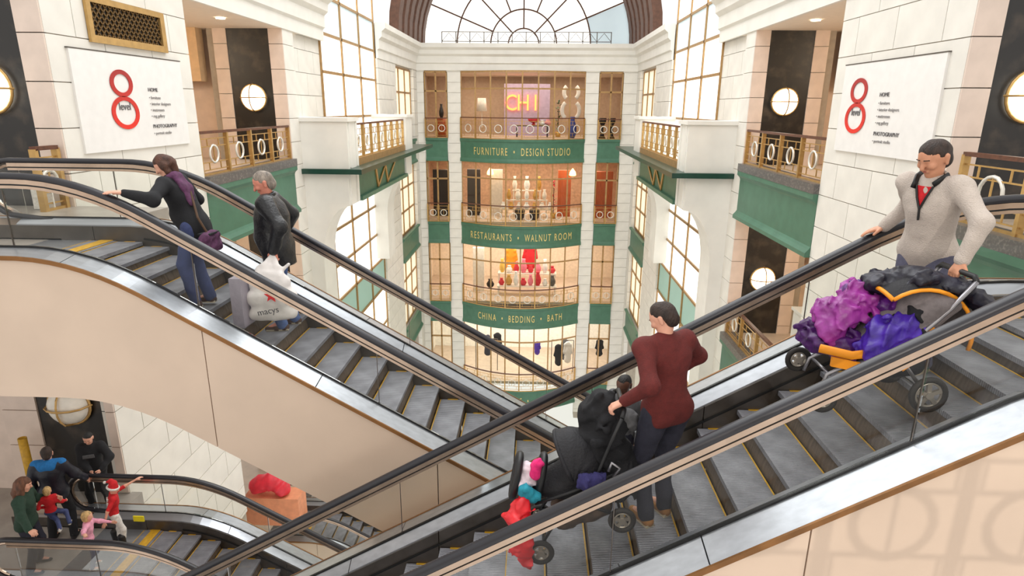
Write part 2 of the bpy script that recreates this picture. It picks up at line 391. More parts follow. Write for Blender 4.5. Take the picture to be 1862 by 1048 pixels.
def railing(label, pts, z, H=1.0, ring=.19, group=None):
    root = thing('railing', label, 'railing', (pts[0][0], pts[0][1], z), group or 'brass ring railings')
    p0 = Vector((pts[0][0], pts[0][1], 0))
    for i in range(len(pts)-1):
        a = Vector((*pts[i], 0)); b = Vector((*pts[i+1], 0)); d = b-a; an = math.atan2(d.y, d.x)
        me = rail_meshes(d.length, H, ring)
        for j, nm in enumerate(('grille', 'ring', 'post', 'top_rail', 'bottom_rail')):
            link(nm, me[j], root, a-p0, (0, 0, an))
    link('post', me[2], root, Vector((*pts[-1], 0))-p0, (0, 0, an))
    return root
def lpts(a, b, n): return [(a[0]+(b[0]-a[0])*i/n, a[1]+(b[1]-a[1])*i/n) for i in range(n+1)]
for s in (-1, 1):
    t = SN[s]
    railing('brass ring railing on the %s top balcony, above the green fascia between stone pillars' % t, lpts((X(s, 6.98), 14.15), (X(s, 6.98), 19.45), 4), .04, .96, .2)
    railing('brass ring railing on the %s balcony one floor below the top' % t, lpts((X(s, 6.98), 14.15), (X(s, 6.98), 19.45), 4), ZL[1]+.04, .96, .2)
    railing('tall narrow brass railing of the projecting %s bay above the zigzag panel' % t, lpts((X(s, 5.55), 21.55), (X(s, 5.55), 29.7), 7), -.1, 1.12, .17)
    kb = B(*rng(X(s, 5.45), X(s, 5.66)), 21.55, 29.65, -.34, -.1); n += 1
    tag(build(kb, 'trim_%d' % n, gold_fr), 'bronze kerb strip under the %s bay railing' % t, kind='structure')
railing('brass ring railing behind the man in the grey fleece', lpts((6.42, 9.7), (6.42, 5.8), 3), .02, .98, .24)
railing('short railing end beside the black marble at left', lpts((-7.6, 9.4), (-7.6, 9.85), 1), 0, .95, .15)
railing('balcony railing in front of the photographer', lpts((-3.1, .42), (6.2, .42), 14), 0, 1.0, .2)
# side windows -------------------------------------------------------
wn = 0
def flat_window(s, a, ys, zs, label, mats, frame=gold_fr):
    global wn
    wn += 1; root = thing('window_%d' % wn, label, None, kind='structure')
    fr = MB(); x0, x1 = rng(X(s, a-.06), X(s, a+.04))
    for y in ys: fr.box(x0, x1, y-.05, y+.05, zs[0], zs[-1])
    for z in zs: fr.box(x0, x1, ys[0], ys[-1], z-.05, z+.05)
    build(fr, 'window_frame', frame, root)
    for i in range(len(ys)-1):
        for j in range(len(zs)-1):
            m = mats(j, zs[j])
            if m: boxpart('pane', m, root, *rng(X(s, a), X(s, a+.02)), ys[i]+.03, ys[i+1]-.03, zs[j]+.03, zs[j+1]-.03)
    return root
for s in (-1, 1):
    t = SN[s]; ys = [23.2, 25.8, 28.4, 31.0]
    flat_window(s, 7.05, ys, [-.3, 1.2, 2.8, 4.1, 5.4, 6.6], 'tall bright white window above the %s bay balcony' % t, lambda j, z: glow_b if z > 4 and z < 5 else glow)
    flat_window(s, 7.05, ys, [-16.6, -14.8, -12.9, -11.5, -9.2, -7.3, -5.8, -4.4, -3.0, -1.4, -.5], 'tall bright white window with green band below the %s bay' % t,
                lambda j, z: sage_p if z in (-7.3, -12.9) else glow)
    for k, z0 in enumerate(ZL[:3]):
        flat_window(s, 7.15, [35.0, 36.6, 38.3, 40.0], [z0-.3, z0+1.0, z0+2.4, z0+3.7], '%s narrow bronze window beside the %s end pier' % (['top', 'middle', 'lower'][k], t), lambda j, z: glow_c if k or z > .5 else glass_w)
        b = build(sbox(s, 10.0, 10.2, 34, 42, z0-.3, z0+3.7), 'wall_shop', warm_wall); tag(b, '%s warm room wall behind the narrow %s window' % (['top', 'middle', 'lower'][k], t), kind='structure')
        n += 1; b = build(sbox(s, 7.2, 10.0, 34.9, 40.1, z0+3.7, z0+3.8), 'ceiling', ceil_m); tag(b, '%s ceiling behind the narrow %s window' % (['top', 'middle', 'lower'][k], t), kind='structure')
# far bays -------------------------------------------------------------
XM, HW, BOW = (-4.72+3.1)/2, 3.91, 1.5
def bow(x): return BOW*(1-((x-XM)/HW)**2)
MX = [-4.72+7.82*i/8 for i in range(9)]
TXT = ['FURNITURE  \u2022  DESIGN STUDIO', 'RESTAURANTS  \u2022  WALNUT ROOM', 'CHINA  \u2022  BEDDING  \u2022  BATH', 'AS  \u2022']
gold_txt = mat('gold_lettering', (226, 204, 130), .4, .2)
lev = ['top', 'second', 'third', 'fourth']
for k, z0 in enumerate(ZL):
    ztop = 3.72 if k == 0 else ZL[k-1]-1.74
    n += 1; mb = MB(); xs = [-4.8+7.98*i/28 for i in range(29)]
    pr = fascia_prof(z0); V = [(x, D+.05-max(0, bow(x))-p[0], p[1]) for x in xs for p in pr]; m_ = len(pr)
    F = [(i*m_+q, i*m_+(q+1) % m_, (i+1)*m_+(q+1) % m_, (i+1)*m_+q) for i in range(28) for q in range(m_)] + [tuple(range(m_)), tuple(28*m_+q for q in range(m_))]
    mb.add(V, F)
    fo = build(mb, 'trim_%d' % n, green); tag(fo, '%s bowed green fascia with gold lettering on the far wall' % lev[k], kind='structure')
    xoff = XM if k < 3 else XM+.25
    text_part('lettering', TXT[k], .66, gold_txt, fo, lambda x, y, z: (xoff+x, D+.05-bow(xoff+x)-.075-z, z0-1.27+y), .03, .5, 'CENTER', 1.35)
    for (x0, x1, t) in ((-7.0, -5.6, 'left'), (3.98, 5.4, 'right')):
        n += 1; mb = MB(); far_strip(mb, fascia_prof(z0), x0, x1, D-.02)
        tag(build(mb, 'trim_%d' % n, green), '%s plain green fascia of the narrow %s bay on the far wall' % (lev[k], t), kind='structure')
        wn += 1; root = thing('window_%d' % wn, '%s narrow bronze framed shop window at the %s of the far wall' % (lev[k], t), None, kind='structure')
        fr = MB(); zz = [z0-.3, z0+1.0, ztop-1.15, ztop]
        for x in (x0, (x0+x1)/2, x1): fr.box(x-.05, x+.05, D-.02, D+.06, zz[0], zz[-1])
        for z in zz[2:]: fr.box(x0, x1, D-.02, D+.06, z-.05, z+.05)
        build(fr, 'window_frame', gold_fr, root)
        for i in range(2):
            for j in range(3): boxpart('pane', glass_w, root, x0+(x1-x0)*i/2+.04, x0+(x1-x0)*(i+1)/2-.04, D+.01, D+.03, zz[j]+.04, zz[j+1]-.04)
        railing('%s narrow brass railing at the %s of the far wall' % (lev[k], t), lpts((x0, D-.12), (x1, D-.12), 2), z0-.28, 1.2, .2)
    wn += 1; root = thing('window_%d' % wn, '%s bowed bronze framed shop window in the middle of the far wall' % lev[k], None, kind='structure')
    fr = MB(); zz = [z0-.3, z0+1.0, ztop-1.0, ztop]
    for x in MX: fr.box(x-.045, x+.045, D-bow(x), D+.08-bow(x), zz[0], zz[-1])
    for z in (zz[2], zz[3]):
        for i in range(8): fr.bar((MX[i], D+.04-bow(MX[i]), z), (MX[i+1], D+.04-bow(MX[i+1]), z), .07, .09)
    build(fr, 'window_frame', gold_fr, root)
    for i in range(8):
        for j in range(3):
            xa, xb = MX[i]+.04, MX[i+1]-.04; ya, yb = D+.04-bow(xa), D+.04-bow(xb)
            build(MB().prism([(xa, ya), (xb, yb), (xb, yb+.02), (xa, ya+.02)], 'z', zz[j]+.03, zz[j+1]-.03), 'pane', glass_w, root)
    railing('%s bowed brass ring railing in the middle of the far wall' % lev[k], [(x, D-.12-bow(x)) for x in MX], z0-.28, 1.26, .24)
# shop rooms behind the far glazing
RW = [mat('shop_wall_brown', (194, 168, 144), .7), mat('shop_wall_wood', (192, 154, 124), .6, var=.12), mat('shop_wall_cream', (236, 218, 196), .7), mat('shop_wall_white', (244, 240, 230), .7)]
for k, z0 in enumerate(ZL):
    ztop = 3.72 if k == 0 else ZL[k-1]-1.74
    tag(build(B(-8, 7, D+.1, 48, z0-.5, z0-.3), 'floor', beige_floor), '%s shop floor behind the far glazing' % lev[k], kind='structure')
    tag(build(B(-8, 7, D+.1, 48, ztop+.02, ztop+.2), 'ceiling', ceil_m), '%s shop ceiling behind the far glazing' % lev[k], kind='structure')
    tag(build(B(-8, 7, 47.8, 48, z0-.3, ztop+.1), 'wall_shop', RW[k]), '%s shop back wall behind the far glazing' % lev[k], kind='structure')
    for xx in (-8, 6.9): tag(build(B(xx, xx+.1, D+.8, 48, z0-.3, ztop+.1), 'wall_shop', RW[k]), '%s shop side wall on the %s behind the far glazing' % (lev[k], 'left' if xx < 0 else 'right'), kind='structure')
    light('shop_light', 'AREA', (-.8, 44.2, ztop-.15), (-.8, 44.2, z0), [330, 430, 430, 520][k], (1, [.84, .86, .9, .96][k], [.68, .7, .78, .9][k]), shape='RECTANGLE', size=11, size_y=4)
# vault ribs and fan window ---------------------------------------------
VX, VZ, VR = -.62, 5.4, 6.55
for i in range(6):
    y0 = 34.6+i*1.45; mb = MB(); N_ = 24
    pr = [(VR, y0), (VR, y0+.85), (VR+.5, y0+.85), (VR+.5, y0)]
    V = []; 
    for j in range(N_+1):
        t = math.pi*j/N_
        for (r, y) in pr: V.append((VX+r*math.cos(t), y, VZ+r*math.sin(t)))
    F = [(j*4+q, j*4+(q+1) % 4, (j+1)*4+(q+1) % 4, (j+1)*4+q) for j in range(N_) for q in range(4)]
    n += 1; tag(build(MB().add(V, F), 'trim_%d' % n, brownrib), 'brown vault rib number %d counted from the fan window' % (6-i), kind='structure')
wn += 1; FY = 43.6; FX, FZ = -.85, 5.55
root = thing('window_%d' % wn, 'large fan shaped window under the brown vault', None, kind='structure')
fr = MB(); RR = [1.0, 2.15, 4.35, 6.9]
for r in RR: fr.tube([(FX+r*math.cos(math.pi*i/32), FY, FZ+r*math.sin(math.pi*i/32)) for i in range(33)], .05, 6)
ANG = [0, 22, 45, 67, 90, 113, 135, 158, 180]
for i, a in enumerate(ANG):
    t = math.radians(a); r0 = 1.0 if i % 2 == 0 else 2.15
    fr.tube([(FX+r0*math.cos(t), FY, FZ+r0*math.sin(t)), (FX+6.9*math.cos(t), FY, FZ+6.9*math.sin(t))], .05, 6)
build(fr, 'window_frame', brownrib, root)
def sector(r0, r1, a0, a1):
    P = []; q = 5
    for i in range(q+1): t = math.radians(a0+(a1-a0)*i/q); P.append((FX+r1*math.cos(t), FZ+r1*math.sin(t)))
    for i in range(q, -1, -1): t = math.radians(a0+(a1-a0)*i/q); P.append((FX+r0*math.cos(t), FZ+r0*math.sin(t)))
    return MB().prism(P, 'y', FY+.05, FY+.07)
for i in range(8):
    for (r0, r1) in ((2.18, 4.32), (4.38, 6.9)): build(sector(r0, r1, ANG[i]+.5, ANG[i+1]-.5), 'pane', glow_b if (i == 0 and r1 > 5) else glow, root)
for i in range(4): build(sector(1.03, 2.12, ANG[2*i]+.8, ANG[2*i+2]-.8), 'pane', glow, root)
for i in range(2): build(sector(.02, .97, 90*i+.5, 90*i+89.5), 'pane', glow, root)
# light iron railing on top of the far cornice
cr = thing('roof_railing', 'thin grey lattice railing on top of the far cornice', 'railing', (-5.9, D+.5, 5.36))
mb = MB(); x0, x1 = -5.9, 4.6
for z in (5.4, 5.55, 6.1): mb.bar((x0, D+.5, z), (x1, D+.5, z), .04)
build(mb, 'rail', steel_dk, cr)
for i in range(13): build(MB().bar((x0+(x1-x0)*i/12, D+.5, 5.36), (x0+(x1-x0)*i/12, D+.5, 6.12), .05), 'post', steel_dk, cr)
for i in range(12):
    a = x0+(x1-x0)*i/12; b = x0+(x1-x0)*(i+1)/12
    build(MB().bar((a, D+.5, 5.55), ((a+b)/2, D+.5, 6.05), .025).bar(((a+b)/2, D+.5, 6.05), (b, D+.5, 5.55), .025), 'lattice', steel_dk, cr)
# wall lamps -------------------------------------------------------------
def lamp(label, x, y, z, r=.36, gm=None):
    t = thing('wall_lamp', label, 'lamp', (x, y, z), 'round wall lamps on black marble')
    build(MB().lathe([(.0, y-.30), (r*.55, y-.27), (r*.85, y-.18), (r, y-.06), (r*.98, y)], 24, (x, 0, z), 'y'), 'globe', gm or lampm, t, True)
    build(MB().tube([(x+(r+.02)*math.cos(2*math.pi*i/24), y-.03, z+(r+.02)*math.sin(2*math.pi*i/24)) for i in range(24)], .025, 6, closed=True), 'rim', gold, t, True)
    for dx, dz in ((1, 0), (0, 1)):
        pts = [(x+dx*q*r*1.12, y-.34*math.sqrt(max(0, 1-q*q))-.01, z+dz*q*r*1.12) for q in (-1, -.8, -.5, -.2, .2, .5, .8, 1)]
        build(MB().tube(pts, .018, 6), 'strap', gold, t)
for s in (-1, 1):
    t = SN[s]
    lamp('round glowing lamp on the near %s marble pillar at the picture edge' % t, X(s, 7.93), 9.93, 1.84)
    lamp('round glowing lamp on the marble pillar behind the upper %s railing' % t, X(s, 7.93), 19.48, 1.84)
    lamp('round glowing lamp on marble one floor below the upper %s lamp' % t, X(s, 7.93), 19.48, ZL[1]+1.84)
    lamp('round lamp on lower near %s marble pillar, above the landing' % t, X(s, 7.68), 9.93, ZL[1]+1.84, .36, lamp_off)
    for (a, y, w_) in ((7.6, 17.2, 'inner'), (8.6, 12.6, 'outer')):
        dl = build(MB().lathe([(.12, 3.77), (.1, 3.79)], 16, (X(s, a), y, 0)), 'downlight', downl); tag(dl, '%s round ceiling downlight over the %s balcony' % (w_, t), 'light', 'round downlights')
# ================================================================ escalators
T30 = math.tan(math.radians(30)); TT = .62; STEP = .33
def nose(s, H=5.42):
    sb = H/T30
    if s < -TT: return 0.
    if s < TT: return -(s+TT)**2*T30/(4*TT)
    if s < sb-TT: return -s*T30
    if s < sb+TT: return -H+(sb+TT-s)**2*T30/(4*TT)
    return -H
RAILH, WID = .95, 1.66
def srange(a, b, d=.16):
    m = max(1, int(math.ceil((b-a)/d))); return [a+(b-a)*i/m for i in range(m+1)]
def escalator(label, xk, y0, z0, dr, s0, s1, steps=None, clad=1.36, near_only=False):
    """xk: where the handrail incline would meet the top level; y0: near handrail; dr: +1 runs down to +x; s0..s1 built range"""
    root = thing('escalator', label, 'escalator', (xk, y0+WID/2, z0), 'escalators')
    yn, yf = y0, y0+WID
    def PX_(s): return xk+dr*s
    def path(a, b, dz=0, y=0): return [(PX_(s), y, z0+nose(s)+dz) for s in srange(a, b)]
    sn = -2.05                                   # newel centre
    for side, y, sg in (('near', yn, -1), ('far', yf, 1)):
        # handrail with rounded newel
        pts = []
        rr = .34
        for i in range(0, 13):
            a = math.radians(-75+ (90+75)*i/12) ; pts.append((PX_(sn-rr*math.cos(math.radians(-75+165*i/12))), y, z0+RAILH-rr+rr*math.sin(math.radians(-75+165*i/12))))
        pts = [(PX_(sn+.95), y, z0+.19), (PX_(sn+.5), y, z0+.21), (PX_(sn+.2), y, z0+.245)]+pts
        pts += [p for p in path(sn+.12, s1, RAILH, y)]
        build(MB().tube(pts, .034, 10, rx=1.3), 'handrail', rubber, root, True)
        gp = [(p[0], p[1], p[2]-.05) for p in path(sn, s1, RAILH, y)]
        build(MB().sweep([(-.03, -.022), (.03, -.022), (.03, .022), (-.03, .022)], gp), 'handrail_guide', guide_m, root)
        gp = [(p[0], p[1], p[2]-.03) for p in gp]
        build(MB().sweep([(-.02, -.008), (.02, -.008), (.02, .008), (-.02, .008)], gp), 'guide_strip', gasket, root)
        gp = [(p[0], p[1], p[2]-.022) for p in gp]
        build(MB().sweep([(-.026, -.014), (.026, -.014), (.026, .014), (-.026, .014)], gp), 'glass_channel', guide_m, root)
        # newel guide
        ng = [(PX_(sn-(rr-.06)*math.cos(math.radians(-75+165*i/12))), y, z0+RAILH-rr+(rr-.06)*math.sin(math.radians(-75+165*i/12))) for i in range(13)]
        build(MB().tube(ng, .02, 6), 'newel_guide', guide_m, root)
        # glass
        cuts = [sn+.1, -.75]; 
        while cuts[-1]+1.9 < s1: cuts.append(cuts[-1]+1.78)
        cuts.append(s1)
        for i in range(len(cuts)-1):
            a, b = cuts[i]+.012, cuts[i+1]-.012; ss = srange(a, b, .2); V = []
            for s in ss:
                zb = z0+nose(s)+.27; zt = z0+nose(s)+RAILH-.10
                V += [(PX_(s), y-.006, zb), (PX_(s), y+.006, zb), (PX_(s), y+.006, zt), (PX_(s), y-.006, zt)]
            F = [(j*4+q, j*4+(q+1) % 4, (j+1)*4+(q+1) % 4, (j+1)*4+q) for j in range(len(ss)-1) for q in range(4)]+[(3, 2, 1, 0), tuple(len(V)-4+q for q in range(4))]
            build(MB().add(V, F), 'glass_panel', glass_m, root)
            if i: build(B(*rng(PX_(cuts[i]-.003), PX_(cuts[i]+.003)), y-.0065, y+.0065, z0+nose(cuts[i])+.27, z0+nose(cuts[i])+RAILH-.10), 'glass_joint', steel_dk, root)
        ed = [(PX_(sn+.1), z0+.27)]+[(PX_(sn-.25*math.cos(math.radians(-60+150*i/8))), z0+RAILH-rr+.25*math.sin(math.radians(-60+150*i/8))) for i in range(9)]+[(PX_(sn+.1), z0+RAILH-.10)]
        build(MB().prism(ed, 'y', y-.006, y+.006), 'glass_panel', glass_m, root)
        # base profile: gasket, inner deck, skirt, outer deck
        sb = max(s0, sn+.05)
        build(MB().sweep([(-.013, .24), (.013, .24), (.013, .268), (-.013, .268)], path(sb, s1, 0, y)), 'glass_gasket', gasket, root)
        inn = -sg
        def strip(nm, prof, m, a, b, seg=2.37, th=None):
            cs = [a]
            while cs[-1]+seg*1.3 < b: cs.append(cs[-1]+seg)
            cs.append(b)
            for i in range(len(cs)-1): build(MB().sweep(prof, path(cs[i]+(.004 if i else 0), cs[i+1]-.004, 0, y)), nm, m, root)
        strip('inner_deck', [(inn*.01, .25), (inn*.13, .19), (inn*.13, .175), (inn*.01, .235)], steel, sb, s1)
        strip('skirt_panel', [(inn*.13, .175), (inn*.145, .175), (inn*.145, -.30), (inn*.13, -.30)], steel_dk, s0, s1)
        build(MB().sweep([(inn*.145, .03), (inn*.16, .03), (inn*.16, .05), (inn*.145, .05)], path(-.4, s1, 0, y)), 'skirt_brush', gasket, root)
        strip('outer_deck', [(sg*.01, .25), (sg*.245, .215), (sg*.245, .195), (sg*.01, .235)], steel, sb-.5, s1)
        build(MB().sweep([(sg*.245, .222), (sg*.262, .222), (sg*.262, .18), (sg*.245, .18)], path(s0, s1, 0, y)), 'edge_trim', bronze_trim, root)
        # cladding panels
        cs = [s0]
        while cs[-1]+2.9 < s1: cs.append(cs[-1]+2.28)
        cs.append(s1)
        for i in range(len(cs)-1):
            ss = srange(cs[i]+.005, cs[i+1]-.005, .2); V = []
            for s in ss:
                zt = z0+nose(s)+.195; zb = z0+nose(s-.25)-clad+.1
                V += [(PX_(s), y+sg*.21, zb), (PX_(s), y+sg*.235, zb), (PX_(s), y+sg*.235, zt), (PX_(s), y+sg*.21, zt)]
            F = [(j*4+q, j*4+(q+1) % 4, (j+1)*4+(q+1) % 4, (j+1)*4+q) for j in range(len(ss)-1) for q in range(4)]+[(3, 2, 1, 0), tuple(len(V)-4+q for q in range(4))]
            build(MB().add(V, F), 'cladding_panel', beige, root)
    # soffit under the truss
    ss = srange(s0, s1, .3); V = []
    for s in ss:
        zb = z0+nose(s-.25)-clad+.1
        V += [(PX_(s), yn-.21, zb), (PX_(s), yf+.21, zb), (PX_(s), yf+.21, zb+.03), (PX_(s), yn-.21, zb+.03)]
    F = [(j*4+q, j*4+(q+1) % 4, (j+1)*4+(q+1) % 4, (j+1)*4+q) for j in range(len(ss)-1) for q in range(4)]+[(3, 2, 1, 0), tuple(len(V)-4+q for q in range(4))]
    build(MB().add(V, F), 'soffit', beige, root)
    # landing plate, comb
    yi, yo = yn+.145, yf-.145
    build(B(*rng(PX_(s0), PX_(-.95)), yi, yo, z0-.06, z0-.002), 'landing_plate', steel, root)
    build(B(*rng(PX_(-.95), PX_(-.8)), yi, yo, z0-.05, z0+.008), 'comb_plate', yellow, root)
    build(B(*rng(PX_(s0), PX_(sn+.6)), yn-.15, yn+.145, z0-.05, z0+.015), 'newel_plate', steel, root)
    build(B(*rng(PX_(s0), PX_(sn+.6)), yf-.145, yf+.15, z0-.05, z0+.015), 'newel_plate', steel, root)
    # steps : shared meshes
    L = yo-yi-.02; h = STEP*T30
    if 'step' not in _box:
        st = MB().box(-STEP, -.004, -L/2, L/2, -.04, 0)
        _box['step'] = st.mesh('step', tread_m)
        rs = MB(); prof = [(-.012+.03*math.sin(math.pi*.5*q/4)-.03, -.035-(h-.03)*q/4) for q in range(5)]
        rs.add([(p[0], y, p[1]) for p in prof for y in (-L/2, L/2)], [(2*q, 2*q+1, 2*q+3, 2*q+2) for q in range(4)])
        rs.add([(p[0]-.02, y, p[1]) for p in prof for y in (-L/2, L/2)], [(2*q, 2*q+2, 2*q+3, 2*q+1) for q in range(4)])
        _box['riser'] = rs.mesh('riser', riser_m)
        yl = MB().box(-STEP+.002, -STEP+.014, -L/2, L/2, 0, .003)
        for e in (-1, 1): yl.box(-STEP*.7, -STEP*.3, e*L/2-.012, e*L/2+.012, 0, .003)
        _box['yel'] = yl.mesh('yellow_edge', yellow)
    s = -.75
    base = wloc(root)
    while s < s1-.1:
        z = z0+nose(s)
        o = link('step', _box['step'], root, Vector((PX_(s), (yn+yf)/2, z))-base, None, (dr, 1, 1))
        link('riser', _box['riser'], o); link('yellow_edge', _box['yel'], o)
        s += STEP
    return root
A_XK, A_Y = -4.384, 5.869
B_XK, B_Y = 3.362, 3.497
escA = escalator('escalator descending from upper left to the middle, carrying the woman and the older man', A_XK, A_Y, 0, 1, -3.4, 10.6)
escB = escalator('near escalator descending from upper right to lower left, carrying two men with strollers', B_XK, B_Y, 0, -1, -2.9, 9.6)
C_Y = 7.42; C_XK = -5.52
escC = escalator('lower escalator at bottom left below the beige cladding, where the family steps on', C_XK, C_Y, ZL[1], 1, -3.4, 10.2)
escD = escalator('lowest escalator glimpsed through glass at the bottom centre', -5.9, 15.6, ZL[2], 1, -2.6, 8)
tag(build(B(-7.5, -7.0, 13.5, 19, -11.45, -11.15), 'floor', grey_floor), 'lower landing floor glimpsed between the escalators', kind='structure')
# ================================================================ level signs, vent, notices
sign_w = mat('sign_board', (232, 229, 225), .5, var=.02)
def red8():
    m = mat('sign_red', (206, 44, 30), .5, var=.02); nt = m.node_tree; N = nt.nodes; L = nt.links
    tc = N.new('ShaderNodeTexCoord'); sp = N.new('ShaderNodeSeparateXYZ'); L.new(tc.outputs['Generated'], sp.inputs[0])
    r = N.new('ShaderNodeValToRGB'); r.color_ramp.elements[0].color = (*lin((226, 40, 20)), 1); r.color_ramp.elements[1].color = (*lin((158, 36, 34)), 1)
    L.new(sp.outputs['Z'], r.inputs[0]); L.new(r.outputs[0], N['Principled BSDF'].inputs['Base Color']); return m
red_m = red8(); ink = mat('sign_ink', (150, 146, 144), .6); ink_d = mat('sign_ink_dark', (96, 93, 94), .6)
for s in (-1, 1):
    x = X(s, 6.9); o = -s      # faces the atrium
    t = thing('sign_board', 'white level 8 sign on the %s stone pillar' % SN[s], 'sign', (x, 12.0, .82))
    build(B(*rng(x, x+o*.04), 10.35, 13.6, .82, 2.48), 'board', sign_w, t)
    build(B(*rng(x, x+o*.045), 10.33, 13.62, 2.48, 2.5), 'edge', steel_dk, t)
    # two rings forming the figure eight
    yc = 11.55 if s < 0 else 12.9; R_ = []
    def place(u, v, d): # u to the reader's right along the board, v up
        return (x+o*(.046+d), (11.55+u) if s < 0 else (12.9-u), v)
    rg = MB(); 
    for (cz, ro) in ((1.98, .235), (1.47, .29)):
        ri = ro-.075; V = []; F = []
        for i in range(32):
            a = 2*math.pi*i/32
            for (r, d) in ((ro, 0), (ro, .01), (ri, .01), (ri, 0)): V.append(place(r*math.cos(a)*1.36, cz+r*math.sin(a), d))
        for i in range(32):
            j = (i+1) % 32
            for q in range(4): F.append((i*4+q, i*4+(q+1) % 4, j*4+(q+1) % 4, j*4+q))
        rg.add(V, F)
    build(rg, 'figure_eight', red_m, t)
    text_part('lettering', 'level', .19, ink_d, t, lambda a, b, c: place(a, 1.52+b, .002+c), .006, 1.0)
    y_ = 1.86
    for (txt, sz, dy, m) in (('HOME', .1, .14, ink_d), ('\u2022 furniture', .08, .115, ink), ('\u2022 interior designers', .08, .115, ink), ('\u2022 mattresses', .08, .115, ink), ('\u2022 rug gallery', .08, .2, ink), ('PHOTOGRAPHY', .1, .125, ink_d), ('\u2022 portrait studio', .08, .1, ink)):
        text_part('lettering', txt, sz, m, t, lambda a, b, c: place(.78+a*1.15, y_+b, .002+c), .006, 1.0, 'LEFT'); y_ -= dy
# brass vent grille above the left sign
vt = thing('vent_grille', 'brass framed dark lattice vent above the left level sign', 'vent', (-7.5, 12, 2.66))
xv = -7.49
build(B(xv-.05, xv, 10.95, 13.15, 2.66, 3.32), 'duct', gasket, vt)
fr = MB()
for (a, b, c, d) in ((10.93, 13.2, 2.62, 2.74), (10.93, 13.2, 3.26, 3.36), (10.93, 11.04, 2.74, 3.26), (13.06, 13.2, 2.74, 3.26)): fr.box(xv, xv+.05, a, b, c, d)
build(fr, 'frame', gold, vt)
brass_dk = mat('dark_brass', (112, 84, 44), .5, .5)
for i in range(17):
    y = 11.0+i*.13
    for sg in (-1, 1):
        a = (xv+.012, y-sg*.26, 2.72); b = (xv+.012, y+sg*.26, 3.28)
        lo, hi = 11.02, 13.1
        def clip(p, q):
            P = [Vector(p), Vector(q)]
            for k in (0, 1):
                for lim in (lo, hi):
                    d0 = P[0].y-lim; d1 = P[1].y-lim
                    if d0*d1 < 0:
                        m_ = P[0].lerp(P[1], d0/(d0-d1))
                        out = 0 if (P[0].y < lo or P[0].y > hi) else 1
                        P[out] = m_
            return P
        p, q = clip(a, b)
        if lo-.01 <= p.y <= hi+.01 and lo-.01 <= q.y <= hi+.01: build(MB().bar(p, q, .022, .022), 'lattice_bar', brass_dk, vt)
# ================================================================ figures: implicit surfaces meshed with surface nets
def V3(*a): return np.array(a, dtype=np.float32)
def nrm(v): return v/max(1e-6, float(np.linalg.norm(v)))
class Field:
    def __init__(s, k=.03): s.p = []; s.k = k; s.cuts = []; s.noise = None
    def cap(s, a, b, r1, r2=None, sq=None, k=None):
        """tapered capsule; sq=(dir, factor) squashes the section along dir"""
        s.p.append((np.asarray(a, np.float32), np.asarray(b, np.float32), r1, r1 if r2 is None else r2, sq, s.k if k is None else k)); return s
    def ball(s, c, r, sq=None, k=None): return s.cap(c, c, r, r, sq, k)
    def chain(s, pts, rs, sq=None, k=None):
        for i in range(len(pts)-1): s.cap(pts[i], pts[i+1], rs[i], rs[i+1], sq, k)
        return s
    def cut(s, fn): s.cuts.append(fn); return s          # keep where fn(P) <= 0
    def mesh(s, h, mat_, name):
        lo = np.min([np.minimum(p[0], p[1])-max(p[2], p[3]) for p in s.p], 0)-3*h
        hi = np.max([np.maximum(p[0], p[1])+max(p[2], p[3]) for p in s.p], 0)+3*h
        n = np.ceil((hi-lo)/h).astype(int)+1
        ax = [lo[i]+h*np.arange(n[i], dtype=np.float32) for i in range(3)]
        F = np.full(n, .2, np.float32)
        for (a, b, r1, r2, sq, k) in s.p:
            R = max(r1, r2)+max(k*1.6, 3*h)
            i0 = np.maximum(0, np.floor((np.minimum(a, b)-R-lo)/h).astype(int)); i1 = np.minimum(n, np.ceil((np.maximum(a, b)+R-lo)/h).astype(int)+1)
            P = np.stack(np.meshgrid(ax[0][i0[0]:i1[0]], ax[1][i0[1]:i1[1]], ax[2][i0[2]:i1[2]], indexing='ij'), -1)-a
            ba = b-a; sc = 1.
            if sq is not None:
                d = np.asarray(sq[0], np.float32); g = 1/sq[1]-1
                P = P+(P@d)[..., None]*d*g; ba = ba+d*float(ba@d)*g; sc = 1.
            bb = float(ba@ba)
            if bb > 1e-9: t = np.clip((P@ba)/bb, 0, 1)
            else: t = np.zeros(P.shape[:3], np.float32)
            dd = np.sqrt(np.maximum(1e-12, ((P-t[..., None]*ba)**2).sum(-1)))-(r1+(r2-r1)*t)
            sl = (slice(i0[0], i1[0]), slice(i0[1], i1[1]), slice(i0[2], i1[2]))
            o = F[sl]
            if k > 0:
                hh = np.maximum(k-np.abs(o-dd), 0)/k; F[sl] = np.minimum(o, dd)-hh*hh*k*.25
            else: F[sl] = np.minimum(o, dd)
        if s.noise or s.cuts:
            P = np.stack(np.meshgrid(*ax, indexing='ij'), -1)
            if s.noise:
                amp, fr, seed = s.noise; rs = np.random.RandomState(seed); nn = np.zeros(n, np.float32)
                for q in range(6):
                    d = rs.normal(size=3).astype(np.float32); d[2] *= 1.5; d *= fr*(.6+.25*q)/np.linalg.norm(d)
                    w_ = np.sin(P@d+rs.rand()*6+1.3*np.sin(P@(d[[1, 2, 0]]*.6)))
                    nn += (w_ if amp < .0095 else (2*np.abs(w_)-1.1))/(1+.35*q)
                F = F+amp*nn*.5
            for c in s.cuts: F = np.maximum(F, c(P))
            F[0] = F[-1] = .1; F[:, 0] = F[:, -1] = .1; F[:, :, 0] = F[:, :, -1] = .1
        return surface_nets(F, lo, h, mat_, name)
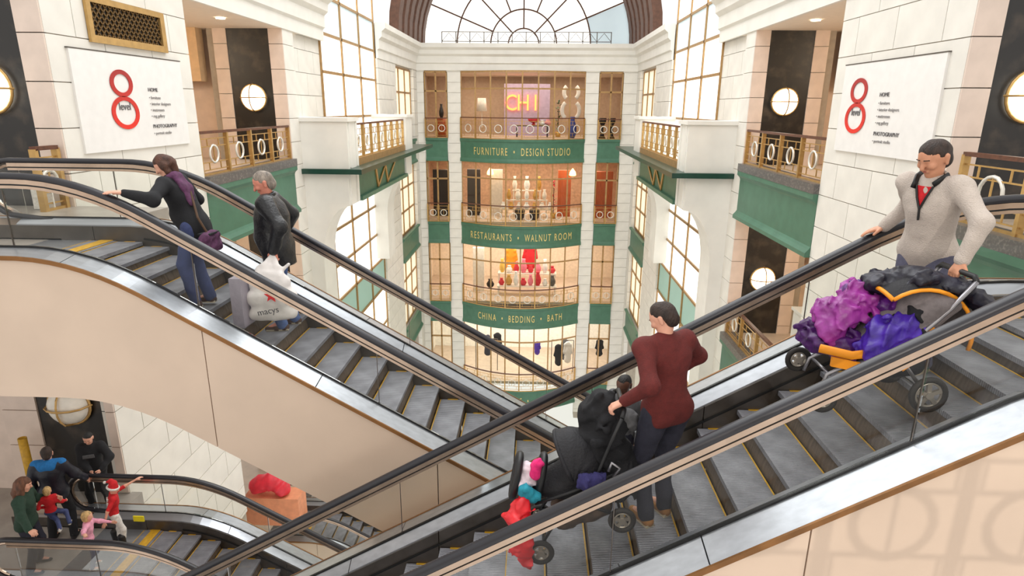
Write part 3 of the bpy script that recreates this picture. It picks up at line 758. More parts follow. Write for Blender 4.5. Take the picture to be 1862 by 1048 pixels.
def surface_nets(F, lo, h, mat_, name):
    S = F < 0; n = np.array(F.shape)
    cnt = np.zeros(n-1, np.int8)
    C = [(i, j, k) for i in (0, 1) for j in (0, 1) for k in (0, 1)]
    def sh(A, c): return A[c[0]:A.shape[0]-1+c[0], c[1]:A.shape[1]-1+c[1], c[2]:A.shape[2]-1+c[2]]
    for c in C: cnt += sh(S, c)
    act = np.argwhere((cnt > 0) & (cnt < 8))
    idx = np.full(n-1, -1, np.int32); idx[tuple(act.T)] = np.arange(len(act))
    acc = np.zeros((len(act), 3), np.float32); num = np.zeros(len(act), np.float32)
    for c in C:
        for d in range(3):
            if c[d]: continue
            e = list(c); e[d] = 1
            a = F[tuple((act+c).T)]; b = F[tuple((act+e).T)]; m = (a < 0) != (b < 0)
            t = np.where(m, a/np.where(m, a-b, 1), 0)
            p = np.tile(np.array(c, np.float32), (len(act), 1)); p[:, d] += t
            acc[m] += p[m]; num[m] += 1
    verts = (acc/num[:, None]+act)*h+lo
    faces = []
    for d in range(3):
        a = [slice(None)]*3; b = [slice(None)]*3; a[d] = slice(0, -1); b[d] = slice(1, None)
        ch = S[tuple(a)] != S[tuple(b)]
        q = np.argwhere(ch); u, v = (d+1) % 3, (d+2) % 3
        q = q[(q[:, u] > 0) & (q[:, v] > 0) & (q[:, u] < n[u]-1) & (q[:, v] < n[v]-1)]
        ins = S[tuple(q.T)]
        def cell(du, dv): r = q.copy(); r[:, u] += du; r[:, v] += dv; return idx[tuple(r.T)]
        Q = np.stack([cell(-1, -1), cell(0, -1), cell(0, 0), cell(-1, 0)], 1)
        Q[~ins] = Q[~ins][:, ::-1]
        faces.append(Q)
    Q = np.concatenate(faces); Q = Q[(Q >= 0).all(1)]
    me = bpy.data.meshes.new(name); me.vertices.add(len(verts)); me.vertices.foreach_set('co', verts.astype(np.float32).ravel())
    me.loops.add(len(Q)*4); me.loops.foreach_set('vertex_index', Q.astype(np.int32).ravel())
    me.polygons.add(len(Q)); me.polygons.foreach_set('loop_start', np.arange(0, len(Q)*4, 4, dtype=np.int32)); me.polygons.foreach_set('use_smooth', np.ones(len(Q), bool))
    me.update(calc_edges=True); me.materials.append(mat_); return me
def ik(a, c, l1, l2, pole):
    d = c-a; L = float(np.linalg.norm(d)); L2 = min(L, (l1+l2)*.995)
    if L > L2: c = a+d/L*L2; L = L2
    d = nrm(c-a); x = (l1*l1-l2*l2+L*L)/(2*L); y = math.sqrt(max(0, l1*l1-x*x))
    p = pole-d*float(pole@d); return a+d*x+nrm(p)*y, c
UPV = V3(0, 0, 1)
def skin_mat(nm, rgb): return mat('skin_'+nm, rgb, .5, var=.05, scale=14, bump=.05)
def cloth(nm, rgb, bump=.25, rough=.85, **k): return mat('cloth_'+nm, rgb, rough, var=.1, scale=30, bump=bump, bscale=160, **k)
def hand(F, w, d, n, side, g, curl=35, spread=1.0):
    """w wrist, d pointing along the hand, n palm normal (towards what it touches), side: direction of the thumb"""
    s = nrm(side-d*float(side@d)-n*float(side@n)); L = g
    for i, (o, fl, c) in enumerate(((.030, .066, 0), (.010, .076, 0), (-.011, .070, 0), (-.030, .055, 0))):
        base = w+d*(.088*L-.004*i*L)+s*(o*L*spread); F.cap(w+d*.01*L+s*o*.5*L, base, .016*L, .0125*L, k=.012)
        p = base; a = math.radians(curl*.5)
        for j, fr in enumerate((.45, .3, .25)):
            dd = d*math.cos(a)+n*math.sin(a); q = p+nrm(dd+s*o*1.5)*(fl*fr*L); F.cap(p, q, (.0105-.001*j)*L, (.0098-.001*j)*L, k=.002); p = q; a += math.radians(curl)
    F.cap(w+d*.03*L, w+d*.06*L, .02*L, .02*L, sq=None, k=.012)
    p = w+d*.02*L+s*.022*L; a = nrm(s*.75+d*.75+n*.25)
    q = p+a*.045*L; F.cap(p, q, .015*L, .0115*L, k=.01); F.cap(q, q+nrm(d+s*.25+n*.5)*.032*L, .0115*L, .009*L, k=.002)
def person(label, base, face, H, top, pants, skin, hair, shoe, lean=0, lh=None, rh=None, lf=None, rf=None, head=(0, 0), hipz=None, shift=(0, 0), voxel=.011,
           build_=1.0, headk=1.0, long_hair=0, top_hem=.05, sleeve=1.0, belly=0, collar=None, loose=0, group=None, lpole=None, rpole=None, seed=1, hand_curl=(35, 35), hairkind='short', palm=None, roll=0, topname='sweater', skirtless=True):
    g = H/1.75; b = V3(*base); f = nrm(V3(face[0], face[1], 0)); l = V3(-f[1], f[0], 0); u = UPV; w = build_
    P = b+u*((hipz if hipz else .525)*H)+f*shift[0]+l*shift[1]
    la = math.radians(lean); t = nrm(u*math.cos(la)+f*math.sin(la)+l*math.sin(math.radians(roll)))
    tf = nrm(f*math.cos(la)-u*math.sin(la))
    NB = P+t*.295*H; CH = P+t*.19*H; sh = {1: P+t*.277*H+l*.100*H*w, -1: P+t*.277*H-l*.100*H*w}
    HC = NB+nrm(t*.55+u*.45+f*.12)*.088*H*(1+(headk-1)*.6)
    hy, hp = math.radians(head[0]), math.radians(head[1])       # yaw to the left, pitch down
    hf0 = nrm(f*math.cos(hy)+l*math.sin(hy)); hf = nrm(hf0*math.cos(hp)-u*math.sin(hp)); hl = nrm(np.cross(u, hf0)); hu = nrm(np.cross(hf, hl))
    hs = g*headk
    root = thing('person', label, 'person', tuple(float(x) for x in base), group)
    feet = {1: V3(*lf) if lf is not None else b+l*.085*H*w, -1: V3(*rf) if rf is not None else b-l*.085*H*w}
    hip = {1: P+l*.052*H*w-u*.01, -1: P-l*.052*H*w-u*.01}
    ank = {}; knee = {}; elb = {}; wr = {}; hd = {}
    for q in (1, -1):
        a = feet[q]+u*.085*g-f*.02; knee[q], ank[q] = ik(hip[q], a, .247*H, .237*H, f+l*q*.15)
        tgt = {1: lh, -1: rh}[q]; pole = {1: lpole, -1: rpole}[q]
        if tgt is None: tgt = P+l*q*.16*H*w+f*.05+u*-.02*H
        tgt = V3(*tgt); pole = V3(*pole) if pole is not None else -f*.6-u*.6+l*q*.5
        elb[q], wr[q] = ik(sh[q], tgt, .168*H, .155*H, pole); hd[q] = nrm(wr[q]-elb[q])
    # ---- body (one continuous surface)
    F = Field(.03)
    F.cap(hip[1], hip[-1], .085*g*w, sq=(f, .85)); F.chain([P, CH, P+t*.26*H], [.095*g*w, .105*g*w, .085*g*w], sq=(tf, .75)); F.cap(sh[1], sh[-1], .052*g, sq=None)
    for q in (1, -1):
        F.chain([hip[q], knee[q], ank[q]], [.068*g, .047*g, .034*g]); F.chain([sh[q], elb[q], wr[q]], [.043*g, .034*g, .024*g]); F.cap(ank[q], feet[q]+f*.12*g+u*.03*g, .035*g, .025*g)
        pv = (palm or {}).get(q, (None, None)); pn, ts = pv[0], pv[1]
        n_ = V3(*pn) if pn is not None else nrm(-l*q)
        n_ = nrm(n_-hd[q]*float(n_@hd[q])); ts = V3(*ts) if ts is not None else f
        hdir = hd[q] if pn is None else nrm(V3(*palm[q][2])) if len(palm[q]) > 2 else hd[q]
        if pn is not None and len(palm[q]) > 2: n_ = V3(*pn); n_ = nrm(n_-hdir*float(n_@hdir))
        hand(F, wr[q], hdir, n_, ts, g*1.08, hand_curl[0 if q == 1 else 1])
    F.cap(NB-t*.02, HC-hu*.03*hs, .052*g*w, .05*g, k=.02)
    # head
    F.cap(HC+hu*.02*hs-hf*.012*hs, HC+hu*.03*hs+hf*.0*hs, .0855*hs, .082*hs, sq=(hl, .88), k=.02)
    F.cap(HC-hu*.05*hs+hf*.018*hs, HC+hu*.02*hs+hf*.02*hs, .056*hs, .068*hs, sq=(hl, .95), k=.03)
    F.ball(HC-hu*.082*hs+hf*.052*hs, .026*hs, k=.03)                                      # chin
    F.cap(HC+hu*.012*hs+hf*.088*hs, HC-hu*.026*hs+hf*.105*hs, .009*hs, .0145*hs, k=.012)   # nose
    F.cap(HC+hu*.022*hs+hf*.078*hs+hl*.03*hs, HC+hu*.022*hs+hf*.078*hs-hl*.03*hs, .013*hs, k=.014)  # brow
    F.cap(HC-hu*.052*hs+hf*.078*hs+hl*.016*hs, HC-hu*.052*hs+hf*.078*hs-hl*.016*hs, .0125*hs, k=.01)  # mouth mound
    for q in (1, -1):
        F.ball(HC+hl*q*.036*hs+hf*.068*hs-hu*.018*hs, .024*hs, k=.02)
        F.cap(HC+hl*q*.077*hs-hu*.03*hs-hf*.004*hs, HC+hl*q*.082*hs+hu*.012*hs-hf*.014*hs, .014*hs, .018*hs, sq=(hl, .5), k=.008)
    link('body', localise(F.mesh(voxel*.72, skin, 'body'), b), root)
    # eyes, brows, lips
    eye_w = mat('eye_dark', (40, 28, 22), .25); lipm = mat('lip_'+skin.name, (170, 92, 82), .5)
    for q in (1, -1):
        c = HC+hl*q*.032*hs+hf*.078*hs+hu*.004*hs
        link('eye', localise(MB().ball(tuple(c.tolist()), .0085*hs, 8, 6).mesh('eye', eye_w, True), b), root)
        link('eyebrow', localise(MB().tube([tuple((HC+hl*q*o*hs+hf*(.09-(o-.03)*.3)*hs+hu*.027*hs).tolist()) for o in (.014, .03, .048)], .0035*hs, 5).mesh('eyebrow', hair), b), root)
    link('lips', localise(MB().tube([tuple((HC+hl*o*hs+hf*(.089-abs(o)*.35)*hs-hu*.052*hs).tolist()) for o in (-.022, -.01, 0, .01, .022)], .0055*hs, 6).mesh('lips', lipm), b), root)
    # ---- hair
    if hair is not None:
        Hh = Field(.02); sr = .0905 if hairkind == 'short' else .096; Hh.cap(HC+hu*.026*hs-hf*.016*hs, HC+hu*.034*hs-hf*.002*hs, sr*hs, (sr-.004)*hs, sq=(hl, .9))
        if hairkind == 'short':
            Hh.ball(HC-hu*.03*hs-hf*.045*hs, .062*hs); cu, cf = .05, .03
        elif hairkind == 'bob':
            for q in (1, -1): Hh.cap(HC+hl*q*.055*hs-hf*.02*hs, HC+hl*q*.066*hs-hf*.01*hs-hu*.07*hs, .05*hs, .036*hs)
            Hh.cap(HC-hf*.05*hs, HC-hf*.05*hs-hu*.09*hs, .07*hs, .045*hs); cu, cf = .04, .042
        else:
            for q in (1, -1): Hh.chain([HC+hl*q*.05*hs-hf*.02*hs, HC+hl*q*.075*hs-hu*.10*hs, HC+hl*q*.085*hs-hu*.24*hs+hf*.04*hs], [.055*hs, .045*hs, .03*hs])
            Hh.chain([HC-hf*.05*hs, HC-hf*.07*hs-hu*.13*hs, HC-hf*.06*hs-hu*.26*hs], [.07*hs, .07*hs, .04*hs]); cu, cf = .045, .048
        HCc, hfc, huc = HC.copy(), hf.copy(), hu.copy(); hlc = hl.copy()
        Hh.cut(lambda P_: np.minimum((P_-HCc)@hfc-cf*hs, cu*hs-(P_-HCc)@huc))
        if hairkind == 'short':
            Hh.cut(lambda P_: np.minimum(np.minimum((P_-HCc)@hfc+.02*hs, .012*hs-(P_-HCc)@huc), np.abs((P_-HCc)@hlc)-.05*hs))
        Hh.noise = (.0035 if hairkind == 'short' else .006, 60, seed)
        link('hair', localise(Hh.mesh(voxel*.75, hair, 'hair'), b), root)
    # ---- top
    T = Field(.045); lo_ = loose
    T.cap(P+t*.0*H+l*.035*H*w, P-l*.035*H*w, (.119+lo_)*g*w, sq=(tf, .86)); T.chain([P+t*.02*H, CH, P+t*.255*H], [(.132+lo_)*g*w, (.142+lo_)*g*w, .112*g*w], sq=(tf, .78)); T.cap(CH+t*.03*H+l*.045*H*w, CH+t*.03*H-l*.045*H*w, .108*g*w, sq=(tf, .88))
    T.cap(sh[1]-l*.02, sh[-1]+l*.02, (.066+lo_*.4)*g, sq=(tf, .95)); T.cap(NB-t*.035*H, NB-t*.012*H, .07*g, .06*g)
    if belly: T.ball(P+t*.07*H+tf*.06*g, belly*g, k=.08)
    if top_hem > .06: T.cap(P, P-t*top_hem*H, (.13+lo_)*g*w, (.135+lo_)*g*w, sq=(tf, .8))
    for q in (1, -1):
        e2 = sh[q]+(elb[q]-sh[q])*min(1, sleeve*2); T.cap(sh[q], e2, (.066+lo_*.5)*g, (.054+lo_*.5)*g)
        if sleeve > .5: T.cap(elb[q], elb[q]+(wr[q]-elb[q])*min(1, (sleeve-.5)*2)*.97, (.054+lo_*.5)*g, (.04+lo_*.4)*g)
    Pc, tc_, nb_, hc_ = P.copy(), nrm(t*.35+u*.65), NB.copy(), HC.copy()
    T.cut(lambda P_: np.where(((P_-Pc)@tc_) < .03, np.maximum(-((P_-Pc)@tc_)-top_hem*H, -1), -1) - np.where(np.abs((P_-Pc)@l) > .155*H*w, 10, 0).astype(np.float32))
    T.cut(lambda P_: np.where((P_-nb_)@t > -.08, .055*g*headk-np.linalg.norm(P_-(hc_-hu*.045*hs+hf*.012), axis=-1), -1))
    T.noise = (.0065*(1+lo_*6), 24/g, seed)
    link(topname, localise(T.mesh(voxel, top, topname), b), root)
    if collar is not None:
        c0 = NB-t*.005*H; pts = []
        for i in range(15):
            a = math.radians(28+304*i/14); pts.append(tuple((c0+tf*(math.cos(a)*.075*g)+l*(math.sin(a)*.08*g)+t*(.028*g-.03*g*math.cos(a))).tolist()))
        link('collar', localise(MB().tube(pts, .022*g, 8, rx=.6).mesh('collar', collar, True), b), root)
    # ---- trousers
    R = Field(.035); R.cap(hip[1], hip[-1], .104*g*w, sq=(f, .88)); R.cap(P, P+t*.03*H, .108*g*w, .10*g*w, sq=(tf, .8))
    for q in (1, -1): R.chain([hip[q]-u*.01, knee[q], ank[q]-u*.015*g], [.092*g*w, .069*g, .062*g], k=.02)
    R.noise = (.006, 26/g, seed+3)
    link('trousers', localise(R.mesh(voxel, pants, 'trousers'), b), root)
    # ---- shoes
    for q in (1, -1):
        S = Field(.015); a = ank[q]-u*.05*g; fd = f
        S.chain([a-fd*.03*g-u*.002, a+fd*.06*g-u*.004*g, a+fd*.155*g-u*.012*g], [.04*g, .042*g, .032*g], sq=(u, .9)); S.cap(a-fd*.02*g+u*.0, a+u*.05*g-fd*.015*g, .042*g, .04*g)
        zf = float(feet[q][2])
        S.cut(lambda P_: zf+.003-P_[..., 2])
        o = link('shoe', localise(S.mesh(voxel*.8, shoe, 'shoe'), b), root)
        if voxel < .0125:
            so = MB(); pts = [a-fd*.06*g, a+fd*.06*g, a+fd*.17*g]
            so.tube([tuple((p*V3(1, 1, 0)+u*(zf+.012)).tolist()) for p in pts], [.04*g, .043*g, .034*g], 8); so.v = [(p[0], p[1], zf+(.024 if p[2] > zf+.012 else 0)) for p in so.v]
            link('sole', localise(so.mesh('sole', sole_m), b), o)
    return root, dict(HC=HC, hf=hf, hu=hu, hl=hl, hs=hs, wr=wr, elb=elb, P=P, t=t, f=f, l=l, NB=NB, CH=CH, sh=sh, tf=tf, g=g, b=b, hd=hd)
def localise(me, b):
    me.transform(Matrix.Translation((-float(b[0]), -float(b[1]), -float(b[2])))); return me
def field_part(F, h, m, name, root):
    me = F.mesh(h, m, name); b = wloc(root); me.transform(Matrix.Translation(-b)); o = link(name, me, root); WL[o.name] = b; return o
def stepz(esc, x):
    xk, z0, dr = esc; s = dr*(x-xk); k = math.ceil((s+.75)/STEP-1e-6); return z0+nose(-.75+STEP*k)
EA, EB, EC = (A_XK, 0, 1), (B_XK, 0, -1), (C_XK, ZL[1], 1)
sole_m = mat('shoe_sole', (200, 188, 164), .7)
# ================================================================ people
sk_fair = skin_mat('fair', (226, 168, 142)); sk_red = skin_mat('ruddy', (214, 138, 116)); sk_tan = skin_mat('tan', (206, 146, 114)); sk_dark = skin_mat('dark', (96, 62, 46))
def hairm(nm, rgb): return mat('hair_'+nm, rgb, .6, var=.3, scale=26, bump=.5, bscale=120, stretch=(1, 1, .25))
h_brown = hairm('brown', (84, 50, 34)); h_grey = hairm('grey', (150, 138, 126)); h_dkb = hairm('dark_brown', (52, 36, 28)); h_blk = hairm('black', (26, 22, 20)); h_blond = hairm('blond', (214, 176, 118)); h_long = hairm('chestnut', (110, 70, 48))
c_black = cloth('black_knit', (22, 22, 26)); c_jean = cloth('blue_denim', (64, 74, 116)); c_jean2 = cloth('light_denim', (82, 104, 152)); c_leather = mat('black_leather', (24, 24, 27), .38, var=.2, scale=9, bump=.3, bscale=40)
c_fleece = mat('cloth_beige_fleece', (196, 184, 174), .9, var=.03, scale=40, bump=.5, bscale=130); c_dkjean = cloth('dark_denim', (44, 44, 58)); c_maroon = cloth('maroon_knit', (98, 30, 26), .4); c_greypants = cloth('grey_blue_denim', (92, 92, 112)); c_red = cloth('red_cotton', (206, 30, 38)); c_pink = cloth('pink_knit', (240, 166, 190))
c_green = cloth('dark_green_knit', (36, 62, 48)); c_navy = mat('navy_puffer', (22, 24, 38), .5, var=.15, scale=6, bump=.5, bscale=14); c_grey = cloth('grey_cotton', (96, 96, 98)); c_white = cloth('white_cotton', (232, 228, 222)); c_blue = cloth('bright_blue', (30, 112, 178))
c_purple = mat('purple_nylon', (98, 32, 126), .42, var=.25, scale=7, bump=.4, bscale=16); c_violet = mat('violet_nylon', (70, 36, 160), .42, var=.25, scale=7, bump=.4, bscale=16); c_mag = mat('magenta_nylon', (144, 46, 138), .42, var=.2, scale=7, bump=.4, bscale=16); c_plum = mat('plum_wool', (92, 52, 84), .9, var=.2, scale=20, bump=.3)
s_black = mat('black_shoe', (26, 24, 24), .45); s_tan = mat('tan_boot', (176, 122, 62), .6, var=.15); s_snk = mat('beige_sneaker', (196, 184, 150), .7, var=.15); s_brn = mat('brown_shoe', (70, 44, 34), .5)
def railz(esc, x): xk, z0, dr = esc; return z0+nose(dr*(x-xk))+RAILH
down = (0, 0, -1)
# woman on the left escalator
z = stepz(EA, -3.62)+.03; rx = -4.02
w1, W1 = person('woman in black top leaning on the handrail, plum scarf over her back', (-3.62, 6.42, z), (-1, -.06), 1.7, c_black, c_jean, sk_fair, h_brown, s_brn, lean=21, belly=.135, lh=(rx+.06, 5.9, railz(EA, rx)+.075), rh=(-3.9, 6.85, .45), loose=.015, build_=1.08, lf=(-3.66, 6.32, z), rf=(-3.60, 6.52, z), head=(14, 30), shift=(-.03, 0), hairkind='bob', top_hem=.075, seed=3, palm={1: (down, (.3, 1, 0), (-.75, -.5, .1))}, lpole=(.6, -.5, -.5), hand_curl=(12, 35), voxel=.011, topname='top')
S = Field(.03)
nb, t_, tf_, l_ = W1['NB'], W1['t'], W1['tf'], W1['l']
for i in range(10):
    a = 2*math.pi*i/10; b2 = 2*math.pi*(i+1)/10
    q = lambda a: nb+tf_*math.cos(a)*.072+l_*math.sin(a)*.088+t_*(.01-.02*math.cos(a))
    S.cap(q(a), q(b2), .03)
S.chain([nb-tf_*.08+l_*.05, nb-tf_*.115-t_*.12+l_*.06, nb-tf_*.11-t_*.3+l_*.08], [.05, .055, .03], sq=(tf_, .6)); S.chain([nb-tf_*.08-l_*.03, nb-tf_*.115-t_*.14-l_*.02, nb-tf_*.11-t_*.26-l_*.0], [.05, .055, .03], sq=(tf_, .6))
S.noise = (.006, 40, 5); field_part(S, .01, c_plum, 'scarf', w1)
hb = thing('shoulder_bag', 'small plum shoulder bag hanging behind the woman on the escalator', 'bag', (-3.38, 6.3, .08))
S = Field(.04); S.cap((-3.40, 6.22, .2), (-3.38, 6.42, .2), .075, sq=(V3(1, 0, 0), .8)); S.cap((-3.39, 6.22, .29), (-3.38, 6.40, .29), .06); S.noise = (.012, 30, 2); field_part(S, .01, c_plum, 'pouch', hb)
sp = W1['sh'][-1]
build(MB().tube([(-3.40, 6.3, .33), (-3.47, 6.28, .5), tuple((W1['CH']-tf_*.135+l_*.02).tolist()), tuple((sp+t_*.06).tolist()), tuple((sp+tf_*.085-t_*.02).tolist())], .012, 6), 'strap', mat('brown_leather', (84, 58, 36), .6), hb)
build(B(-3.46, -3.33, 6.21, 6.41, .325, .34), 'flap', c_black, hb)
# older man
z = stepz(EA, -2.86)
w2, W2 = person('grey haired man in black leather jacket holding a white plastic bag', (-2.92, 6.88, z), (-1, -.22), 1.86, c_leather, c_jean2, sk_red, h_grey, s_brn, lean=5, lh=(-2.84, 6.58, .10), rh=(-2.98, 7.2, .12), lf=(-2.92, 6.76, z), rf=(-2.86, 7.0, z), head=(10, 24), seed=4, top_hem=.11, loose=.045, belly=.16, build_=1.16, headk=1.08, collar=c_leather, palm={1: (down, (-1, 0, 0), (.0, -.1, -1))}, hand_curl=(55, 45), lpole=(.7, -.4, -.2), topname='jacket')
bagw = mat('plastic_white', (236, 230, 226), .35, var=.05, scale=8, bump=.35, bscale=12)
bg_ = thing('shopping_bag', 'white plastic bag with red star held by the grey haired man', 'bag', (-2.86, 6.5, -.66))
S = Field(.05); yq = V3(0, 1, 0)
S.cap((-3.06, 6.46, -.60), (-2.66, 6.46, -.57), .07, sq=(yq, .8)); S.cap((-3.04, 6.46, -.42), (-2.68, 6.46, -.4), .1, sq=(yq, .75)); S.cap((-3.0, 6.47, -.26), (-2.74, 6.47, -.24), .1, sq=(yq, .55)); S.cap((-2.96, 6.5, -.12), (-2.8, 6.5, -.1), .07, .06, sq=(yq, .5)); S.cap((-2.92, 6.52, -.08), (-2.86, 6.57, .03), .04, .015); S.cap((-2.76, 6.52, -.12), (-2.66, 6.52, -.05), .035, .018); S.cap((-2.8, 6.52, -.08), (-2.84, 6.57, .04), .04, .015)
S.cap((-3.0, 6.46, -.56), (-2.95, 6.47, -.2), .1, .09, sq=(yq, .65)); S.cap((-2.72, 6.46, -.54), (-2.77, 6.47, -.2), .1, .09, sq=(yq, .65)); S.cap((-2.86, 6.46, -.55), (-2.86, 6.47, -.2), .12, .1, sq=(yq, .55)); S.noise = (.009, 34, 8); field_part(S, .011, bagw, 'sack', bg_)
st = []
for i in range(10):
    a = math.radians(90+36*i); r = .075 if i % 2 == 0 else .03; st.append((-2.82+r*math.cos(a), -.36+r*math.sin(a)))
build(MB().prism(st, 'y', 6.345, 6.36), 'star', mat('star_red', (222, 24, 28), .5), bg_)
text_part('lettering', "macys", .10, ink_d, bg_, lambda a, b, c: (-2.86+a*math.cos(.2)-b*math.sin(.2), 6.345+c, -.56+b*math.cos(.2)+a*math.sin(.2)), .006)
b2_ = thing('shopping_bag', 'narrow grey paper carrier bag standing beside the white plastic bag', 'bag', (-3.22, 6.45, -.7))
build(MB().prism([(-3.24, 6.3), (-3.12, 6.3), (-3.11, 6.6), (-3.23, 6.6)], 'z', stepz(EA, -3.22), -.16), 'sack', mat('grey_paper', (168, 160, 172), .4, var=.08, bump=.2), b2_)
build(MB().tube([(-3.18, 6.38, -.16), (-3.18, 6.42, -.06), (-3.18, 6.5, -.06), (-3.18, 6.54, -.16)], .008, 6), 'cord_handle', gasket, b2_)
# man in fleece
bx, by = 2.97, 4.70; z = stepz(EB, bx)
w3, W3 = person('man in light grey quarter zip fleece steering a stroller down the near escalator', (bx, by, z), (-.86, -.51), 1.8, c_fleece, c_greypants, sk_tan, h_dkb, s_snk, lean=12, lh=(2.92, 4.24, .64), rh=(2.84, 5.10, railz(EB, 2.80)+.085), lf=(3.02, 4.60, z), rf=(2.96, 4.82, z), head=(-14, 26), seed=6, top_hem=.07, build_=1.06, loose=.016, headk=1.1, collar=c_fleece, palm={1: (down, (-.8, -.3, 0), (-.45, -.1, -.85)), -1: (down, (.3, -.3, .1), (-.85, .35, -.35))}, hand_curl=(50, 14), lpole=(.3, -1, -.3), rpole=(.6, .6, -.6), topname='fleece')
# open zip with red shirt
nb, t_, tf_, l_ = W3['NB'], W3['t'], W3['tf'], W3['l']
def fr_pt(dn, lat, o): return tuple((nb-t_*dn+l_*lat+tf_*o).tolist())
def neck_v(root, dn0, dn1, wd, off0, off1, m, nm):
    V = [fr_pt(dn0, wd, off0), fr_pt(dn0, -wd, off0), fr_pt(dn1, 0, off1), fr_pt(dn0, wd, off0-.05), fr_pt(dn0, -wd, off0-.05), fr_pt(dn1, 0, off1-.05)]
    return build(MB().add(V, [(0, 1, 2), (5, 4, 3), (0, 3, 4, 1), (1, 4, 5, 2), (2, 5, 3, 0)]), nm, m, root)
neck_v(w3, .015, .17, .052, .098, .152, c_red, 'undershirt')
build(MB().tube([fr_pt(.01, .058, .10), fr_pt(.09, .03, .135), fr_pt(.17, .0, .152), fr_pt(.25, 0, .158)], .008, 6), 'zip', gasket, w3)
build(MB().tube([fr_pt(.01, -.058, .10), fr_pt(.09, -.03, .135), fr_pt(.17, .0, .152)], .008, 6), 'zip', gasket, w3)
build(MB().tube([fr_pt(-.045, .09, -.02), fr_pt(-.035, .085, .05), fr_pt(-.005, .06, .105)], .022, 8, rx=.5), 'collar_lining', gasket, w3, True)
build(MB().tube([fr_pt(-.045, -.09, -.02), fr_pt(-.035, -.085, .05), fr_pt(.0, -.07, .10), fr_pt(.03, -.075, .115)], .026, 8, rx=.5), 'collar_lining', gasket, w3, True)
# man in maroon sweater
mx, my = 1.02, 4.26; z = stepz(EB, mx)
w4, W4 = person('man in maroon sweater seen from behind on the near escalator', (mx, my, z), (-.5, .87), 1.8, c_maroon, c_dkjean, sk_fair, h_dkb, s_tan, lean=9, lh=(.68, 4.14, -.42), rh=(1.10, 4.62, -.42), lf=(.90, 4.2, z), rf=(1.06, 4.34, z), head=(28, 34), seed=9, top_hem=.055, build_=1.13, loose=.008, palm={1: (down, (.3, .8, 0), (-.85, .1, -.5))}, hand_curl=(50, 40), rpole=(.85, .4, -.1), lpole=(.2, -.8, -.5), topname='sweater')
# child behind the coat
z = stepz(EB, .80)
w5, W5 = person('dark haired child in grey shirt peeking out behind the black coat', (.80, 4.9, z), (-.6, -.8), 1.12, c_grey, c_dkjean, sk_dark, h_blk, s_black, head=(10, 22), headk=1.2, voxel=.011, seed=11, topname='shirt')
# family at the lower landing
fz = ZL[1]
w6, W6 = person('woman in dark green sweater with long chestnut hair, hand on the lower handrail', (-7.72, 7.95, fz), (.95, .3), 1.64, c_green, c_dkjean, sk_fair, h_long, s_black, lean=6, loose=.025, build_=1.08, headk=1.1, lh=(-7.55, 8.33, fz+1.02), rh=(-7.22, 7.46, fz+1.03), head=(5, 14), hairkind='long', voxel=.014, seed=12, palm={-1: (down, (0, .8, .3), (.8, -.3, -.2))}, lpole=(-.5, .3, -.8), topname='sweater')
w7, W7 = person('small blond child in red sweater carried between the two adults', (-7.60, 8.3, fz+.42), (-.35, .7), .86, c_red, c_jean, sk_fair, h_blond, c_white, hipz=.45, headk=1.38, voxel=.012, seed=13, lf=(-7.45, 8.22, fz+.50), rf=(-7.42, 8.4, fz+.5), lh=(-7.7, 8.3, fz+.86), rh=(-7.5, 8.5, fz+.86), topname='sweater')
w8, W8 = person('dark haired man in navy puffer vest with bright blue shoulders', (-7.8, 8.66, fz), (-.25, .95), 1.76, c_navy, c_black, sk_fair, h_dkb, s_black, head=(15, 12), voxel=.014, seed=14, loose=.03, top_hem=.08, build_=1.05, rh=(-7.5, 9.0, fz+.95), topname='puffer_jacket')
S = Field(.03); t_, tf_, l_, nb = W8['t'], W8['tf'], W8['l'], W8['NB']
S.cap(W8['sh'][1]+t_*.012, W8['sh'][-1]+t_*.012, .078); S.cap(nb-t_*.05-tf_*.04+l_*.06, nb-t_*.05-tf_*.04-l_*.06, .088); S.cap(nb-t_*.02-tf_*.02, nb+t_*.0-tf_*.02, .075)
field_part(S, .014, c_blue, 'yoke', w8)
w9, W9 = person('boy in black hoodie looking down behind the lower handrail', (-7.66, 9.42, fz), (.35, -.94), 1.62, c_black, c_black, sk_fair, h_blk, s_black, head=(0, 26), voxel=.014, seed=15, loose=.025, lh=(-7.38, 9.2, fz+.98), rh=(-7.52, 9.14, fz+.98), lpole=(.8, .2, -.5), rpole=(-.8, .2, -.5), collar=c_black, topname='hoodie')
nb, t_, tf_, l_ = W9['NB'], W9['t'], W9['tf'], W9['l']
link('print', MB().prism([(-.09, 0), (.09, 0), (.085, .06), (-.085, .06)], 'y', -.006, .006).mesh('print', c_grey), w9).matrix_basis = Matrix.Translation(Vector((nb-t_*.17+tf_*.165).tolist())-Vector(W9['b'].tolist())) @ Matrix.Rotation(math.atan2(l_[1], l_[0]), 4, 'Z')
w10, W10 = person('child in red shirt and Santa hat reaching for the far lower handrail', (-6.78, 8.55, fz), (.72, .55), 1.14, c_red, c_white, sk_fair, None, s_black, lean=6, lh=(-6.5, 8.98, fz+1.03), rh=(-6.75, 8.28, fz+.62), head=(-20, 18), headk=1.2, voxel=.012, seed=16, sleeve=.45, palm={1: (down, (.7, -.3, .2), (.6, .6, .2))}, hand_curl=(20, 35), lf=(-6.86, 8.62, fz), rf=(-6.66, 8.50, fz), topname='shirt')
HC, hf, hu, hs = W10['HC'], W10['hf'], W10['hu'], W10['hs']
